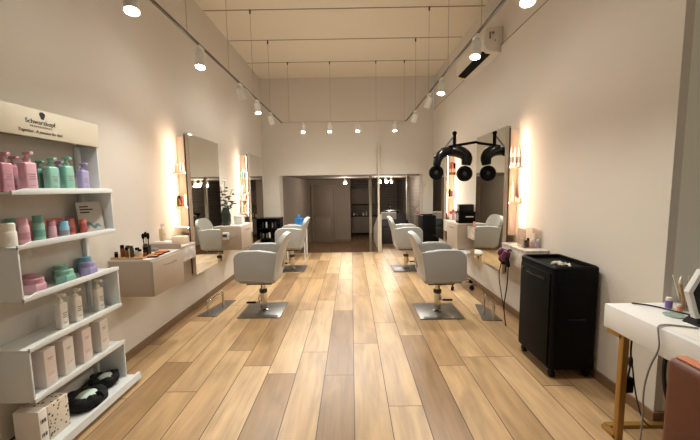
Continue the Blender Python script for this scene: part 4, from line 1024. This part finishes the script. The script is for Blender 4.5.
tag(MB().lathe([(0, 0), (0.045, 0), (0.047, 0.003), (0.045, 0.006), (0, 0.006)], (1.69, 1.665, zd), 32).build('glass_coaster', m_sheen, org=(1.685, 1.655, zd)), 'round greenish glass coaster on the desk', 'coaster')
tag(MB().box(-0.105, 0.105, -0.148, 0.148, 0, 0.0012).xf(Matrix.Translation((1.62, 1.42, zd)) @ Matrix.Rotation(0.15, 4, 'Z')).build('paper_sheet', m_paper, org=(1.6, 1.45, zd)), 'white sheet of paper lying on the desk', 'paper')
tag(MB().tube([(1.62, 1.845, zd+0.005), (1.70, 1.80, zd+0.005), (1.745, 1.70, zd+0.005), (1.77, 1.66, zd+0.005), (1.80, 1.62, zd+0.005)], 0.004, smooth=3).build('cable', m_cord, org=(1.7, 1.8, zd)), 'thin black cable lying across the desk top', 'cable')
tag(MB().tube([(1.64, 1.50, zd+0.006), (1.58, 1.53, zd+0.006), (1.53, 1.545, zd+0.006), (1.470, 1.525, zd+0.010), (1.463, 1.51, 0.735), (1.466, 1.50, 0.66), (1.464, 1.54, 0.56), (1.462, 1.565, 0.42), (1.466, 1.56, 0.28), (1.50, 1.60, 0.08), (1.55, 1.68, 0.006), (1.64, 1.72, 0.006)], 0.004, smooth=3).build('cable', m_cordg, org=(1.47, 1.5, 0.4)), 'grey cable hanging over the front edge of the desk', 'cable')
t = thing('power_adapter', 'black power adapter hanging from its cord under the desk', 'power adapter', (1.59, 1.80, 0.3))
MB().box(1.565, 1.615, 1.785, 1.82, 0.245, 0.335, 0.006).build('adapter_body', m_black, t)
MB().tube([(1.60, 1.80, 0.6205), (1.592, 1.80, 0.52), (1.60, 1.80, 0.42), (1.59, 1.802, 0.335)], 0.005, smooth=2).ball((1.597, 1.80, 0.43), (0.013, 0.012, 0.035), seg=10).tube([(1.605, 1.80, 0.43), (1.64, 1.80, 0.22), (1.70, 1.81, 0.06), (1.74, 1.80, 0.027)], 0.004, smooth=2).build('cord', m_cord, t)
tag(MB().tube([(1.86, 1.82, 0.618), (1.81, 1.81, 0.50), (1.79, 1.80, 0.36), (1.82, 1.80, 0.20), (1.90, 1.80, 0.06), (1.98, 1.78, 0.012)], 0.010, smooth=3).build('cable', m_cord, org=(1.85, 1.8, 0.3)), 'thick black cable hanging under the desk near the wall', 'cable')

# terracotta chair at the desk
t = thing('tub_chair', 'terracotta leather chair pushed up to the white desk', 'chair', (1.42, 0.92, 0))
def rrp(pts_, r=0.05):
    return pts_
bk = MB().box(1.205, 1.285, 0.62, 1.21, 0.30, 0.79, 0.028, seg=4); bk.build('backrest', m_terra, t)
MB().box(1.225, 1.268, 0.64, 1.19, 0.7895, 0.797, 0.003).build('lit_top_strip', mat('lit_terracotta_leather', (206, 130, 92), 0.5), t)  # lighter strip paints the light falling on top of the backrest
MB().box(1.286, 1.70, 0.66, 1.13, 0.30, 0.44, 0.035, seg=4).build('seat', m_terra, t)
for s, y in ((0, 0.60), (1, 1.131)):
    MB().prism([(1.28, 0.30), (1.60, 0.30), (1.60, 0.50), (1.55, 0.55), (1.28, 0.58)], 'Y', y, y+0.06, 0.015, seg=3).build('armrest', m_terra, t)
for x in (1.26, 1.62):
    for y in (0.68, 1.11): MB().cyl((x, y, 0), (x, y, 0.301), 0.011, 0.016, seg=14).build('leg', m_black, t)

# ------------------------------------------------------------------ world, camera, view
wd = bpy.data.worlds.new('World'); bpy.context.scene.world = wd; wd.use_nodes = True
wd.node_tree.nodes['Background'].inputs[0].default_value = (0.34, 0.35, 0.34, 1); wd.node_tree.nodes['Background'].inputs[1].default_value = 1
cam = bpy.data.cameras.new('Camera'); co = bpy.data.objects.new('Camera', cam); C.objects.link(co)
cam.sensor_width = 36; cam.lens = 326.15/700*36; cam.clip_start = 0.05
r = Vector((0.99988, 0.00383, -0.01486)); u = Vector((0.01442, 0.09716, 0.99516)); fw = Vector((-0.00526, 0.99526, -0.09709))
co.matrix_world = Matrix(((r.x, u.x, -fw.x, 0), (r.y, u.y, -fw.y, 0), (r.z, u.z, -fw.z, 1.45), (0, 0, 0, 1)))
bpy.context.scene.camera = co
vs = bpy.context.scene.view_settings
vs.view_transform = 'Standard'; vs.exposure = 0.22
